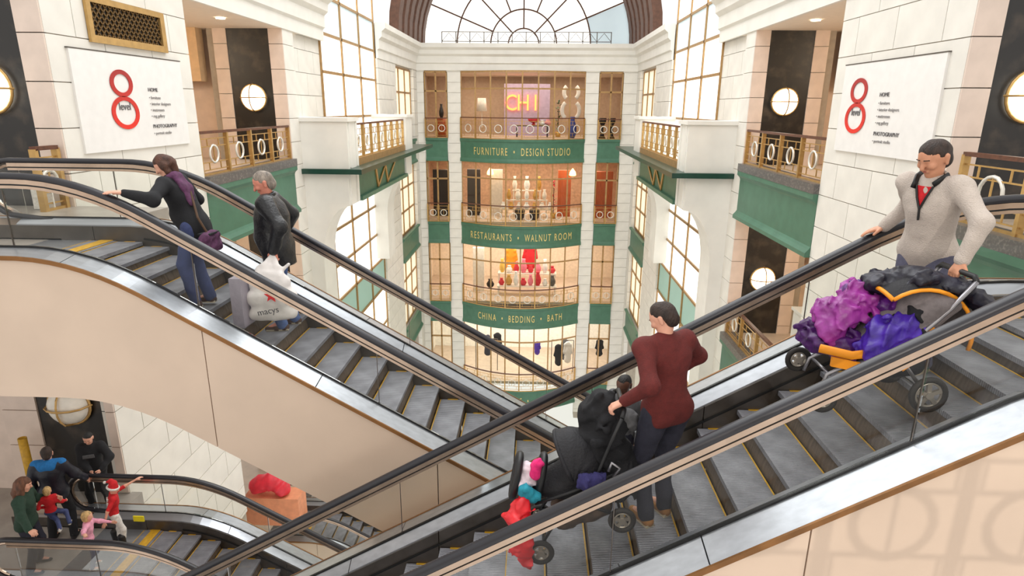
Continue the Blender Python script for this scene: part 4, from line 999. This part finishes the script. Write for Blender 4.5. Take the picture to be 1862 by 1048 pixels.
S = Field(.03); S.cap(HC+hu*.05*hs-hf*.01, HC+hu*.09*hs-hf*.015, .098*hs, .08*hs); S.chain([HC+hu*.12*hs-hf*.02, HC+hu*.17*hs-hf*.08*hs, HC+hu*.13*hs-hf*.16*hs], [.065*hs, .045*hs, .02*hs]); S.noise = (.004, 40, 3)
ho = field_part(S, .011, c_red, 'santa_hat', w10)
for q_ in ((-6.86, 8.62), (-6.66, 8.50)):
    S = Field(.02); S.chain([(q_[0]-.015, q_[1]-.01, fz+.05), (q_[0]-.02, q_[1]-.015, fz+.2)], [.05, .058]); field_part(S, .012, s_black, 'boot_shaft', w10)
build(MB().tube([tuple((HC+hu*.03*hs-hf*.01+hf*math.cos(a)*.104*hs+W10['hl']*math.sin(a)*.098*hs).tolist()) for a in [2*math.pi*i/16 for i in range(16)]], .024*hs, 8, closed=True), 'hat_band', c_white, ho, True)
build(MB().ball(tuple((HC+hu*.12*hs-hf*.18*hs).tolist()), .03*hs), 'pompom', c_white, ho, True)
nb, t_, tf_, l_, g_ = W10['NB'], W10['t'], W10['tf'], W10['l'], W10['g']
snow = MB(); cc = nb-t_*.17*g_-tf_*.125*g_
for i in range(3):
    a = math.pi*i/3; d = l_*math.cos(a)+t_*math.sin(a); snow.bar(tuple((cc-d*.085).tolist()), tuple((cc+d*.085).tolist()), .022, .02)
    for e in (-1, 1):
        for k in (-1, 1):
            p = cc+d*e*.05; d2 = l_*math.cos(a+k*.8)+t_*math.sin(a+k*.8); snow.bar(tuple(p.tolist()), tuple((p+d2*e*.035).tolist()), .016, .016)
build(snow, 'snowflake_print', c_white, w10)
w11, W11 = person('little girl in pink sweater with blond hair at the lower handrail', (-6.84, 8.02, fz), (.85, .4), 1.0, c_pink, c_jean, sk_fair, h_blond, c_white, lean=4, rh=(-6.52, 7.52, fz+.93), lh=(-6.62, 8.3, fz+.62), head=(0, 10), headk=1.22, hairkind='bob', voxel=.012, seed=17, palm={-1: (down, (.3, .7, 0), (.7, -.4, -.1))}, topname='sweater')
# ================================================================ strollers
frame_m = mat('stroller_frame', (158, 156, 160), .3, .8); plastic_k = mat('black_plastic', (26, 26, 28), .45); fab_k = mat('black_canopy', (26, 25, 30), .7, var=.2, scale=9, bump=.3, bscale=60); fab_g = cloth('grey_lining', (120, 112, 112)); orange = mat('orange_trim', (240, 150, 20), .5, var=.06); tyre = mat('tyre', (40, 36, 34), .7); hubm = mat('wheel_hub', (176, 168, 158), .35, .5)
def wheel(root, x, y, z, r, w=.045, spokes=5):
    o = build(MB().tube([(x+(r-.02)*math.cos(2*math.pi*i/24), y, z+(r-.02)*math.sin(2*math.pi*i/24)) for i in range(24)], .021, 8, closed=True), 'wheel', tyre, root, True)
    h = MB().tube([(x+(r-.045)*math.cos(2*math.pi*i/24), y, z+(r-.045)*math.sin(2*math.pi*i/24)) for i in range(24)], .009, 6, closed=True)
    for i in range(spokes):
        a = 2*math.pi*i/spokes+.4; h.bar((x, y, z), (x+(r-.045)*math.cos(a), y, z+(r-.045)*math.sin(a)), .02, .028)
    h.lathe([(.026, y-w/2), (.026, y+w/2)], 12, (x, 0, z), 'y'); build(h, 'hub', hubm, o)
def canopy(root, c, R, tilt0, tilt1, name, m, m_in, hw, hoops=5, trim=None, bmin=-86):
    """folding hood: arcs hinged on the lateral (y) axis through c, swept from tilt0 to tilt1 degrees (0 = +x, 90 = up, 180 = -x)"""
    def pt(a, b, r): # a sweep, b lateral -90..90
        return (c[0]+r*math.cos(a)*math.cos(b), c[1]+hw*math.sin(b)*(r/R), c[2]+r*math.sin(a)*math.cos(b))
    for (r, nm, mm) in ((R, name, m), (R-.014, 'lining', m_in)):
        V = []; F = []; na, nb_ = 16, 12
        for i in range(na+1):
            a = math.radians(tilt0+(tilt1-tilt0)*i/na)
            for j in range(nb_+1):
                b = math.radians(bmin+(86-bmin)*j/nb_); V.append(pt(a, b, r*(1+.012*math.cos(i*math.pi*2*hoops/na))))
        for i in range(na):
            for j in range(nb_): q = i*(nb_+1)+j; F.append((q, q+1, q+nb_+2, q+nb_+1))
        build(MB().add(V, F), nm, mm, root, True)
    e = [pt(math.radians(tilt1), math.radians(bmin+(86-bmin)*j/14), R-.005) for j in range(15)]
    if bmin > -80: build(MB().tube([pt(math.radians(tilt0+(tilt1-tilt0)*j/14), math.radians(bmin), R-.004) for j in range(15)], .014, 8), 'hood_side_edge', trim or m, root, True)
    build(MB().tube(e, .016, 8), 'hood_edge', trim or m, root, True)
# --- purple stroller
s1 = thing('stroller', 'stroller with black and orange hood heaped with purple coats', 'stroller', (2.5, 4.35, -.35))
wheel(s1, 2.70, 3.97, -.235, .13); wheel(s1, 2.72, 4.48, -.25, .13); wheel(s1, 2.06, 4.55, -.23, .1); wheel(s1, 2.10, 4.16, -.38, .1)
fr = MB()
for y, zz, x0 in ((4.03, -.235, 2.70), (4.42, -.25, 2.72)):
    yf_ = 4.2 if y < 4.3 else 4.5
    fr.tube([(x0, y, zz), (2.5, y+.02, .02), (2.3, yf_, -.1), (2.12, yf_, -.2), (2.09, yf_, -.3)], .014, 8)
    fr.tube([(2.2, yf_, -.12), (2.5, y+.02, .03), (2.78, y+.02, .35), (2.90, y, .55)], .016, 8)
fr.tube([(2.70, 4.0, -.235), (2.72, 4.46, -.25)], .011, 8); fr.tube([(2.14, 4.2, -.2), (2.14, 4.5, -.2)], .011, 8)
build(fr, 'frame', frame_m, s1, True)
build(MB().tube([(2.90, 4.03, .54), (2.90, 4.06, .575), (2.90, 4.40, .575), (2.90, 4.44, .54)], .02, 8), 'handle', plastic_k, s1, True)
S = Field(.05); S.chain([(2.2, 4.3, .0), (2.45, 4.26, .02), (2.74, 4.24, .36)], [.12, .2, .2], sq=(V3(0, 0, 1), .55)); S.noise = (.006, 20, 4); field_part(S, .013, fab_g, 'seat', s1)
build(MB().tube([(2.0, 4.12, .03), (2.2, 4.07, .0), (2.5, 4.06, .05), (2.72, 4.07, .2)], .032, 8, rx=.5), 'side_trim', orange, s1, True)
build(MB().prism([(2.08, -.02), (2.28, -.06), (2.28, -.13), (2.08, -.09)], 'y', 4.085, 4.105), 'foot_flap', orange, s1)
build(MB().prism([(2.52, -.02), (2.74, .17), (2.74, .11), (2.52, -.08)], 'y', 4.0, 4.03), 'side_flap', orange, s1)
S = Field(.03); S.cap((2.45, 4.25, -.16), (2.72, 4.25, -.12), .09); S.cap((2.45, 4.36, -.16), (2.68, 4.36, -.12), .08); field_part(S, .014, fab_k, 'basket', s1)
canopy(s1, (2.64, 4.22, .12), .41, -12, 128, 'hood', fab_k, fab_g, .26, trim=orange, bmin=-30)
def heap(label, name, pts, m, seed, cat='coat', k=.05, amp=.02, fr_=26, h=.010, z0=None, extra=None):
    c = pts[0][0]; root = thing(name, label, cat, c)
    S = Field(k)
    for (p, r) in pts: S.ball(p, r[0] if hasattr(r, '__len__') else r, sq=(V3(*r[1]), r[2]) if hasattr(r, '__len__') else None)
    rs = np.random.RandomState(seed)
    for q in range(5*len(pts)):
        p, r = pts[rs.randint(len(pts))]; sqd = hasattr(r, '__len__'); R_ = r[0] if sqd else r
        d = nrm(rs.normal(size=3)); d[2] = abs(d[2])*.8; e = nrm(np.cross(d, rs.normal(size=3)))
        if sqd: ax_ = np.array(r[1]); d = d-ax_*(d@ax_)*(1-r[2]); e = nrm(e-ax_*(e@ax_)*.8)
        a = np.array(p)+d*R_*.95; L_ = R_*(.35+.5*rs.rand()); S.cap(a-e*L_, a+e*L_+d*R_*.1, R_*(.16+.1*rs.rand()), R_*(.1+.1*rs.rand()), k=.02)
    S.noise = (amp, fr_, seed); field_part(S, h, m, 'cloth', root)
    return root
heap('dark purple coat bunched at the foot of the hooded stroller', 'coat', [((2.09, 4.33, .02), .11), ((2.2, 4.2, -.02), .11), ((2.06, 4.42, .06), .1), ((2.24, 4.35, .06), .14)], mat('dark_purple_nylon', (74, 26, 98), .42, var=.25, scale=8, bump=.4, bscale=16), 21, z0=0)
heap('magenta and purple jacket lying on top of the stroller seat', 'jacket', [((2.2, 4.3, .22), .13), ((2.32, 4.35, .3), .12), ((2.13, 4.36, .2), .11), ((2.12, 4.24, .12), .10), ((2.36, 4.42, .32), .12)], c_mag, 22, 'jacket')
heap('violet blue jacket draped over the near side of the stroller', 'jacket', [((2.42, 4.12, .13), .13), ((2.36, 4.1, .04), .11), ((2.54, 4.12, .19), .12), ((2.48, 4.09, .02), .1)], c_violet, 23, 'jacket')
heap('purple jacket collar rolled below the black hood', 'jacket', [((2.3, 4.42, .36), .08), ((2.4, 4.4, .36), .08), ((2.48, 4.3, .30), .09)], c_purple, 24, 'jacket')
heap('black coat stuffed under the open stroller hood', 'coat', [((2.6, 4.2, .2), .12), ((2.66, 4.13, .12), .1), ((2.58, 4.12, .28), .07)], c_black, 25)
heap('navy jacket thrown over the stroller hood and handle', 'jacket', [((2.66, 4.27, .515), (.15, (0, 0, 1), .5)), ((2.45, 4.32, .45), (.13, (0, 0, 1), .6)), ((2.86, 4.2, .47), (.13, (0, 0, 1), .5)), ((3.0, 4.13, .40), (.12, (.5, 0, .8), .5)), ((3.05, 4.08, .33), .07)], mat('navy_nylon', (24, 22, 40), .5, var=.3, scale=8, bump=.4, bscale=18), 26, 'jacket', k=.09)
# --- black stroller
s2 = thing('stroller', 'black stroller with dark hood on the lower part of the near escalator', 'stroller', (.4, 4.3, -1.75))
for (x, y, zz) in ((.70, 4.02, -1.335), (.10, 4.04, -1.66), (.70, 4.56, -1.37), (.10, 4.54, -1.69)): wheel(s2, x, y, zz, .105)
fr = MB()
for y in (4.07, 4.51):
    fr.tube([(.70, y, -1.34), (.45, y, -1.25), (.2, y, -1.42), (.10, y, -1.62)], .014, 8); fr.tube([(.22, y, -1.40), (.45, y, -1.16), (.58, y, -.75), (.66, y, -.52)], .015, 8); fr.tube([(.05, y, -1.25), (.3, y, -1.15), (.62, y, -.98)], .013, 8)
fr.tube([(.70, 4.05, -1.34), (.70, 4.53, -1.36)], .011, 8); fr.tube([(.12, 4.07, -1.6), (.12, 4.5, -1.6)], .011, 8)
build(fr, 'frame', plastic_k, s2, True)
build(MB().tube([(.66, 4.07, -.52), (.68, 4.12, -.48), (.68, 4.46, -.48), (.66, 4.51, -.52)], .018, 8), 'handle', plastic_k, s2, True)
S = Field(.05); S.chain([(.02, 4.29, -1.22), (.25, 4.29, -1.2), (.5, 4.29, -.95)], [.13, .17, .15], sq=(V3(0, 0, 1), .55)); S.noise = (.006, 20, 4); field_part(S, .013, fab_k, 'seat', s2)
canopy(s2, (.33, 4.29, -1.05), .31, 5, 118, 'hood', fab_k, fab_k, .25)
S = Field(.03); S.cap((.28, 4.2, -1.45), (.55, 4.2, -1.32), .1); S.cap((.28, 4.4, -1.45), (.55, 4.4, -1.32), .1); S.noise = (.01, 25, 6); field_part(S, .014, mat('brown_cloth', (88, 70, 58), .8, var=.3, scale=16), 'basket', s2)
# bumper tray: an upright dark ring shell in front
tr = MB()
for (cx, rr) in ((-.10, .0), (.085, .0)):
    tr.tube([(cx+.03*math.sin(a), 4.24+.125*math.cos(a), -1.12+.17*math.sin(a)) for a in [2*math.pi*i/20 for i in range(20)]], .03, 8, closed=True)
build(tr, 'bumper_shell', plastic_k, s2, True)
build(MB().tube([(.62, 4.04, -.98), (.66, 4.03, -.9), (.60, 4.03, -.86), (.58, 4.03, -.93)], .012, 6), 'hook', frame_m, s2, True)
c_teal = cloth('teal_fleece', (40, 150, 172)); c_hot = cloth('hot_pink', (232, 40, 120)); c_wh2 = cloth('pale_print', (230, 214, 222)); c_rednyl = mat('red_nylon', (226, 34, 44), .42, var=.15, scale=8, bump=.4, bscale=14)
heap('pale printed blanket in the front of the black stroller', 'blanket', [((-.01, 4.2, -1.06), .075), ((-.03, 4.16, -1.13), .07)], c_wh2, 31, 'blanket', amp=.01, fr_=30)
heap('teal cloth tucked in the front of the black stroller', 'cloth', [((-.03, 4.1, -1.14), .05), ((.0, 4.1, -1.19), .055), ((.04, 4.1, -1.21), .045)], c_teal, 32, 'cloth', amp=.01, fr_=30)
heap('hot pink cloth beside the black stroller hood', 'cloth', [((.05, 4.13, -1.03), .05), ((.06, 4.15, -.96), .04)], c_hot, 33, 'cloth', amp=.01, fr_=30)
heap('bright red jacket hanging down from the front of the black stroller', 'jacket', [((-.04, 4.02, -1.26), .08), ((-.1, 4.0, -1.32), .075), ((-.03, 3.98, -1.40), .085), ((-.04, 3.97, -1.5), (.085, (0, 1, 0), .6)), ((-.03, 3.96, -1.6), (.075, (0, 1, 0), .6)), ((-.01, 3.96, -1.68), (.05, (0, 1, 0), .6))], c_rednyl, 34, 'jacket')
heap('small navy patterned pouch on the black stroller', 'pouch', [((.42, 4.02, -1.02), .06), ((.5, 4.03, -1.0), .055)], cloth('navy_print', (44, 40, 92)), 35, 'pouch', amp=.006)
heap('long black coat hung over the black stroller handle', 'coat', [((.55, 4.34, -.55), .13), ((.47, 4.34, -.62), .11), ((.6, 4.3, -.7), .15), ((.52, 4.28, -.82), .16), ((.62, 4.27, -.92), .17), ((.6, 4.26, -1.05), .17), ((.72, 4.25, -1.05), .14), ((.68, 4.24, -1.18), .14), ((.58, 4.24, -1.18), .13)], c_black, 36, amp=.02, fr_=16)
heap('grey cloth fold hanging between the black coat and the man in maroon', 'cloth', [((.74, 4.3, -.62), .06), ((.78, 4.3, -.68), .06)], c_grey, 37, 'cloth', amp=.008)
# ================================================================ shops behind the far glazing and small things
neon = emitter('neon_letters', (255, 120, 60), 3.0)
def px_pt(u, v, y):
    d = rt*((u-931)/FPX) - up*((v-524)/FPX) + fw; k = y/d.y; return (d.x*k, y, CAMH+d.z*k)
t = thing('neon_sign', 'glowing orange CHI letters in the top shop window', 'sign', (-1.4, 45.5, -.3))
build(B(-2.2, 1.0, 45.62, 45.7, -.3, 3.2), 'panel', mat('mauve_panel', (176, 160, 186), .7), t)
for i, ch in enumerate('CHI'): text_part('letter', ch, 1.55, neon, t, lambda a, b, c: (-1.72+i*.86+a, 45.5-c, 1.42+b), .08, .85)
t = thing('figure_eight_display', 'large white hollow figure eight in the top shop window', 'display', (2.3, 43.4, .8))
for z, r in ((2.6, .42), (1.45, .55)):
    for sg in (-1, 1):
        pts = [(2.35+sg*(.16+r*.75*math.cos(a)), 43.4, z+r*1.0*math.sin(a)) for a in [math.radians(-62+124*i/10) for i in range(11)]]
        build(MB().tube(pts, .13, 8, rx=.5), 'bracket', c_white, t, True)
def vase(label, cat, name, x, y, z, h, r, m, prof=None, group=None):
    prof = prof or [(.5, 0), (.9, .2), (1, .45), (.6, .75), (.45, .85), (.6, 1)]
    o = wbuild(MB().lathe([(r*a, z+h*b) for a, b in prof], 14, (x, y, 0)), name, m, True); tag(o, label, cat, group); return o
def garment(label, x, y, z, h, w, m, seed, cat='garment'):
    root = thing('garment', label, cat, (x, y, z)); S = Field(.08)
    S.chain([(x, y, z+.1), (x, y, z+h*.5), (x, y, z+h*.85)], [w*.55, w*.45, w*.4], sq=(V3(0, 1, 0), .6)); S.cap((x-w*.4, y, z+h*.82), (x+w*.4, y, z+h*.82), w*.2); S.cap((x-w*.42, y, z+h*.8), (x-w*.6, y, z+h*.4), w*.15); S.cap((x+w*.42, y, z+h*.8), (x+w*.6, y, z+h*.4), w*.15); S.noise = (.02, 9, seed)
    field_part(S, .05, m, 'cloth', root); return root
def table(label, x, y, z, w, d, h, m):
    root = thing('display_table', label, 'table', (x, y, z))
    build(B(x-w/2, x+w/2, y-d/2, y+d/2, z+h-.06, z+h), 'top', m, root)
    for i in (-1, 1):
        for j in (-1, 1): build(B(x+i*(w/2-.08)-.04, x+i*(w/2-.08)+.04, y+j*(d/2-.08)-.04, y+j*(d/2-.08)+.04, z, z+h-.06), 'leg', m, root)
def plant(label, x, y, z, h, w, m, seed, pot):
    root = thing('potted_plant', label, 'plant', (x, y, z)); rs = random.Random(seed)
    build(MB().lathe([(.16, z), (.22, z+.35), (.2, z+.35)], 12, (x, y, 0)), 'pot', pot, root, True)
    build(MB().tube([(x, y, z+.3), (x, y, z+h*.8)], .03, 6), 'stem', wood, root)
    for i in range(26):
        a = rs.random()*6.28; hh = z+.4+rs.random()*(h-.4); r = w*(.3+.7*rs.random())*(1-.5*(hh-z)/h)
        p = Vector((x, y, hh)); q = Vector((x+r*math.cos(a), y+r*math.sin(a), hh+.15)); sd = Vector((-math.sin(a), math.cos(a), 0))*.07
        build(MB().add([p, (p+q)/2+sd, q, (p+q)/2-sd, (p+q)/2+Vector((0, 0, .03))], [(0, 1, 4), (1, 2, 4), (2, 3, 4), (3, 0, 4)]), 'leaf', m, root)
leaf = mat('leaf_green', (50, 88, 44), .5, var=.2); leaf_r = mat('poinsettia_red', (206, 30, 40), .5, var=.15); cream = mat('cream_ceramic', (240, 232, 220), .3); darkw = mat('dark_furniture', (46, 36, 32), .5); goldc = mat('gold_ceramic', (212, 164, 84), .3, .4); white_c = mat('white_ceramic', (246, 244, 240), .3); blue_c = mat('blue_ceramic', (52, 70, 150), .4); orange_w = mat('orange_wood', (190, 92, 44), .45, var=.15, scale=6, stretch=(4, 1, .4)); red_c = mat('red_display', (220, 44, 60), .5, var=.1)
z0 = ZL[0]-.3
table('dark dining table behind the top middle window', -.2, 43.3, z0, 2.2, 1.0, .78, darkw)
vase('red footed bowl on the dark dining table in the top window', 'bowl', 'bowl', -.1, 43.2, z0+.78, .45, .42, red_c, [(.3, 0), (.3, .2), (.15, .3), (.8, .55), (1, 1)])
vase('white jar on the dark dining table in the top window', 'jar', 'jar', .45, 43.1, z0+.78, .35, .2, white_c)
vase('pink lidded jar on the dark dining table in the top window', 'jar', 'jar', .85, 43.2, z0+.78, .4, .22, mat('pink_ceramic', (230, 150, 150), .4))
plant('tall leafy plant beside the white figure eight in the top window', 1.55, 43.6, z0, 2.3, .5, leaf, 3, goldc)
vase('blue urn under the white figure eight in the top window', 'urn', 'urn', 2.45, 42.6, z0, 1.35, .3, blue_c)
vase('tall pale floor lamp shade at the left of the top window', 'lamp', 'floor_lamp', -3.6, 43.5, z0+.6, 1.9, .4, cream, [(.15, 0), (.1, .1), (.08, .55), (.9, .56), (.7, 1)])
vase('dark slim vase in the narrow top left window', 'vase', 'vase', -6.2, 42.6, z0+1.2, .9, .16, darkw)
vase('wooden sideboard barrel in the narrow top left window', 'barrel', 'barrel', -6.2, 43, z0, 1.2, .5, orange_w, [(.8, 0), (1, .3), (1, .7), (.8, 1)])
for i, x in enumerate((4.4, 5.0)): vase('%s dark chess shaped stool in the narrow top right window' % ('left' if i == 0 else 'right'), 'stool', 'stool', x, 42.4, z0, 1.3, .28, darkw, [(.9, 0), (.5, .15), (.35, .6), (.8, .8), (.9, 1)])
# second level: restaurant with white and gold goods
z0 = ZL[1]-.3
for i, (x, w_) in enumerate(((-4.2, .9), (-2.6, .8), (2.1, .9))):
    b = wbuild(B(x-w_/2, x+w_/2, 43.6, 43.9, z0, z0+3.2), 'room_divider', [darkw, mat('pale_panel', (226, 214, 200), .6), orange_w][i]); tag(b, ['dark wooden divider at the left of the second shop window', 'pale divider beside the tiered goods in the second window', 'orange wood divider at the right of the second shop window'][i], 'divider')
for (x, nm) in ((-6.3, 'left'), (4.7, 'right')):
    b = wbuild(B(x-.65, x+.65, 43.0, 43.3, z0, z0+3.2), 'room_divider', darkw if x < 0 else orange_w); tag(b, '%s wooden panel filling the narrow %s window on the second level' % ('dark' if x < 0 else 'orange', nm), 'divider')
for tier in range(3):
    zz = z0+.55+tier*.62; wd = 1.9-.45*tier
    table('%s tier of the white goods stand in the second window' % ['lowest', 'middle', 'highest'][tier], -.5, 43.2+tier*.3, z0, 2*wd, .28, zz-z0, cream)
    for i in range(7-tier*2):
        x = -.5-wd*.85+wd*1.7*i/(6-tier*2); h_ = .32+.16*((i*3+tier) % 3)
        vase('%s of the %s tier goods, %s' % (['vase', 'figurine', 'canister', 'jug', 'bottle', 'urn', 'flask'][i]+' %s from left' % ['first', 'second', 'third', 'fourth', 'fifth', 'sixth', 'seventh'][i], ['lowest', 'middle', 'highest'][tier], ['white', 'gold', 'cream'][(i+tier) % 3]), 'vase', 'vase', x, 43.2+tier*.3, zz, h_*1.5, .17+.04*(i % 2), [white_c, goldc, cream][(i+tier) % 3], None, 'goods on the white tiered stand')
plant('red poinsettia tree at the right of the second shop window', 1.35, 42.8, z0, 2.6, .45, leaf_r, 5, goldc)
for i, x in enumerate((-3.0, 2.6)):
    dl = build(MB().lathe([(.02, z0+3.4), (.2, z0+3.15), (.24, z0+2.95), (.18, z0+2.9)], 12, (x, 43, 0)), 'pendant_lamp', emitter('warm_pendant', (255, 190, 110), 5), None, True); tag(dl, 'warm pendant lamp at the %s of the second shop window' % ('left' if i == 0 else 'right'), 'lamp')
for i in range(2):
    x = -.95+i*1.0; b = wbuild(MB().lathe([(.1, z0), (.3, z0+.1), (.36, z0+.6), (.3, z0+.72)], 10, (x, 42.2, 0)), 'basket', darkw); tag(b, '%s dark basket below the white goods stand in the second window' % ('left' if i == 0 else 'right'), 'basket')
# third level: red and pink displays
z0 = ZL[2]-.3
rnd = random.Random(4)
cols = [('red', red_c), ('pink', mat('pink_gift', (244, 130, 150), .5)), ('white', white_c), ('gold', goldc), ('yellow', mat('yellow_gift', (240, 196, 90), .5)), ('grey', granite)]
for i in range(16):
    x = -2.2+3.6*((i % 8)/7); tier = i//8; c = cols[[0, 3, 2, 0, 1, 0, 2, 5, 4, 2, 0, 1, 0, 1, 2, 0][i]]
    vase('%s gift %s in %s row of the third shop window, %s from left' % (c[0], ['jar', 'vase', 'ornament'][i % 3], ['front', 'back'][tier], ['first', 'second', 'third', 'fourth', 'fifth', 'sixth', 'seventh', 'eighth'][i % 8]), 'gift', 'gift_jar', x, 42.8+tier*.9, z0+.7+tier*.7, .5+.25*(i % 3), .2+.05*(i % 2), c[1], None, 'gifts in the third shop window')
for tier in range(2): table('%s white table under the gifts in the third window' % ['front', 'back'][tier], -.4, 42.8+tier*.9, z0, 4.2, .7, .7+tier*.7, cream)
garment('red garment hanging high in the middle of the third window', -.2, 44.6, z0+1.7, 1.5, .8, c_red, 3)
garment('orange garment hanging high left of the red one in the third window', -1.6, 44.6, z0+1.5, 1.6, .7, orange, 4)
b = wbuild(B(-4.3, -3.5, 43.5, 43.8, z0, z0+3.2), 'shelf_unit', cream); tag(b, 'cream shelf unit at the left of the third shop window', 'shelf')
vase('dark round pot at the left of the third shop window', 'pot', 'pot', -3.0, 42.8, z0+.5, .6, .28, darkw)
# fourth level: clothes racks
z0 = ZL[3]-.3
for i, (x, m, nm) in enumerate(((2.0, c_black, 'black'), (2.6, c_white, 'white'), (2.3, c_grey, 'grey'), (-3.6, c_dkjean, 'dark blue'), (-3.0, c_black, 'charcoal'))):
    garment('%s garment on a rack at the %s of the fourth shop window' % (nm, 'right' if x > 0 else 'left'), x+.1*i, 42.6+.55*i, z0+.8, 1.6, .5, m, i)
for x, nm in ((2.3, 'right'), (-3.3, 'left')):
    root = thing('clothes_rack', 'metal clothes rack at the %s of the fourth shop window' % nm, 'rack', (x, 43.0, z0))
    build(MB().tube([(x-.8, 43.0, z0), (x-.8, 43.0, z0+2.5)], .03, 6), 'upright', steel_dk, root); build(MB().tube([(x+.8, 43.0, z0), (x+.8, 43.0, z0+2.5)], .03, 6), 'upright', steel_dk, root); build(MB().tube([(x-.8, 43.0, z0+2.5), (x+.8, 43.0, z0+2.5)], .03, 6), 'rail', steel_dk, root)
garment('small blue garment in the middle of the fourth shop window', .45, 44.0, z0+1.0, 1.0, .4, c_violet, 8)
garment('dark garment hanging in the narrow right window of the fourth level', 5.0, 43.0, z0+1.4, 1.3, .45, c_black, 9)
# small things near the landings
p = px_pt(48, 880, 9.6); q = px_pt(40, 797, 9.6)
yp = thing('yellow_post', 'yellow tubular post standing at the left edge of the lower landing', 'post', (p[0], 9.6, ZL[1]))
build(MB().lathe([(.07, ZL[1]+.02), (.07, q[2]), (.055, q[2]), (.055, q[2]-.3)], 16, (q[0], 9.6, 0)), 'tube', yellow, yp, True); build(MB().lathe([(.12, ZL[1]), (.12, ZL[1]+.02)], 16, (q[0], 9.6, 0)), 'base', steel_dk, yp)
p = px_pt(78, 355, 9.6)
no = thing('paper_notice', 'white paper notice on a stand behind the left handrails', 'notice', (p[0], 9.6, 0))
build(B(p[0]-.17, p[0]+.17, 9.58, 9.6, p[2]-.22, p[2]+.18), 'sheet', c_white, no); build(B(p[0]-.02, p[0]+.02, 9.61, 9.64, 0, p[2]+.1), 'stand', steel_dk, no)
p = px_pt(12, 238, 9.9)
text_part('lettering', 'U', .2, gold, WALL[-1], lambda a, b, c: (p[0]+a, 9.985-c, p[2]-.07+b), .02)
cb_ = thing('display_cabinet', 'white display cabinet on the lower right balcony', 'cabinet', (7.7, 16.0, ZL[1]))
build(B(7.2, 8.6, 14.8, 16.6, ZL[1], ZL[1]+1.75), 'carcass', plaster, cb_); build(B(7.15, 8.65, 14.75, 16.65, ZL[1]+1.75, ZL[1]+1.83), 'top', plaster, cb_)
rb = thing('toy_display', 'bright red display stand seen below the beige cladding', 'display', (-6.6, 14.9, ZL[1]))
a = px_pt(488, 878, 15.5); S = Field(.2); S.cap((a[0]-.35, 15.5, a[2]-.1), (a[0]+.1, 15.5, a[2]+.05), .27); S.ball((a[0]+.4, 15.5, a[2]-.2), .25); S.noise = (.05, 8, 2); field_part(S, .05, red_c, 'bundle', rb)
build(B(a[0]-.7, a[0]+.9, 15.3, 15.9, a[2]-1.3, a[2]-.4), 'plinth', mat('peach_panel', (226, 150, 110), .6), rb)
wt = thing('warning_label', 'small yellow warning sticker on the lower escalator deck', 'sticker', (0, 0, 0))
p = px_pt(253, 943, 8.85); build(B(p[0]-.09, p[0]+.09, 8.83, 8.85, p[2]-.05, p[2]+.05), 'sticker', mat('label_yellow', (244, 226, 30), .5), wt)
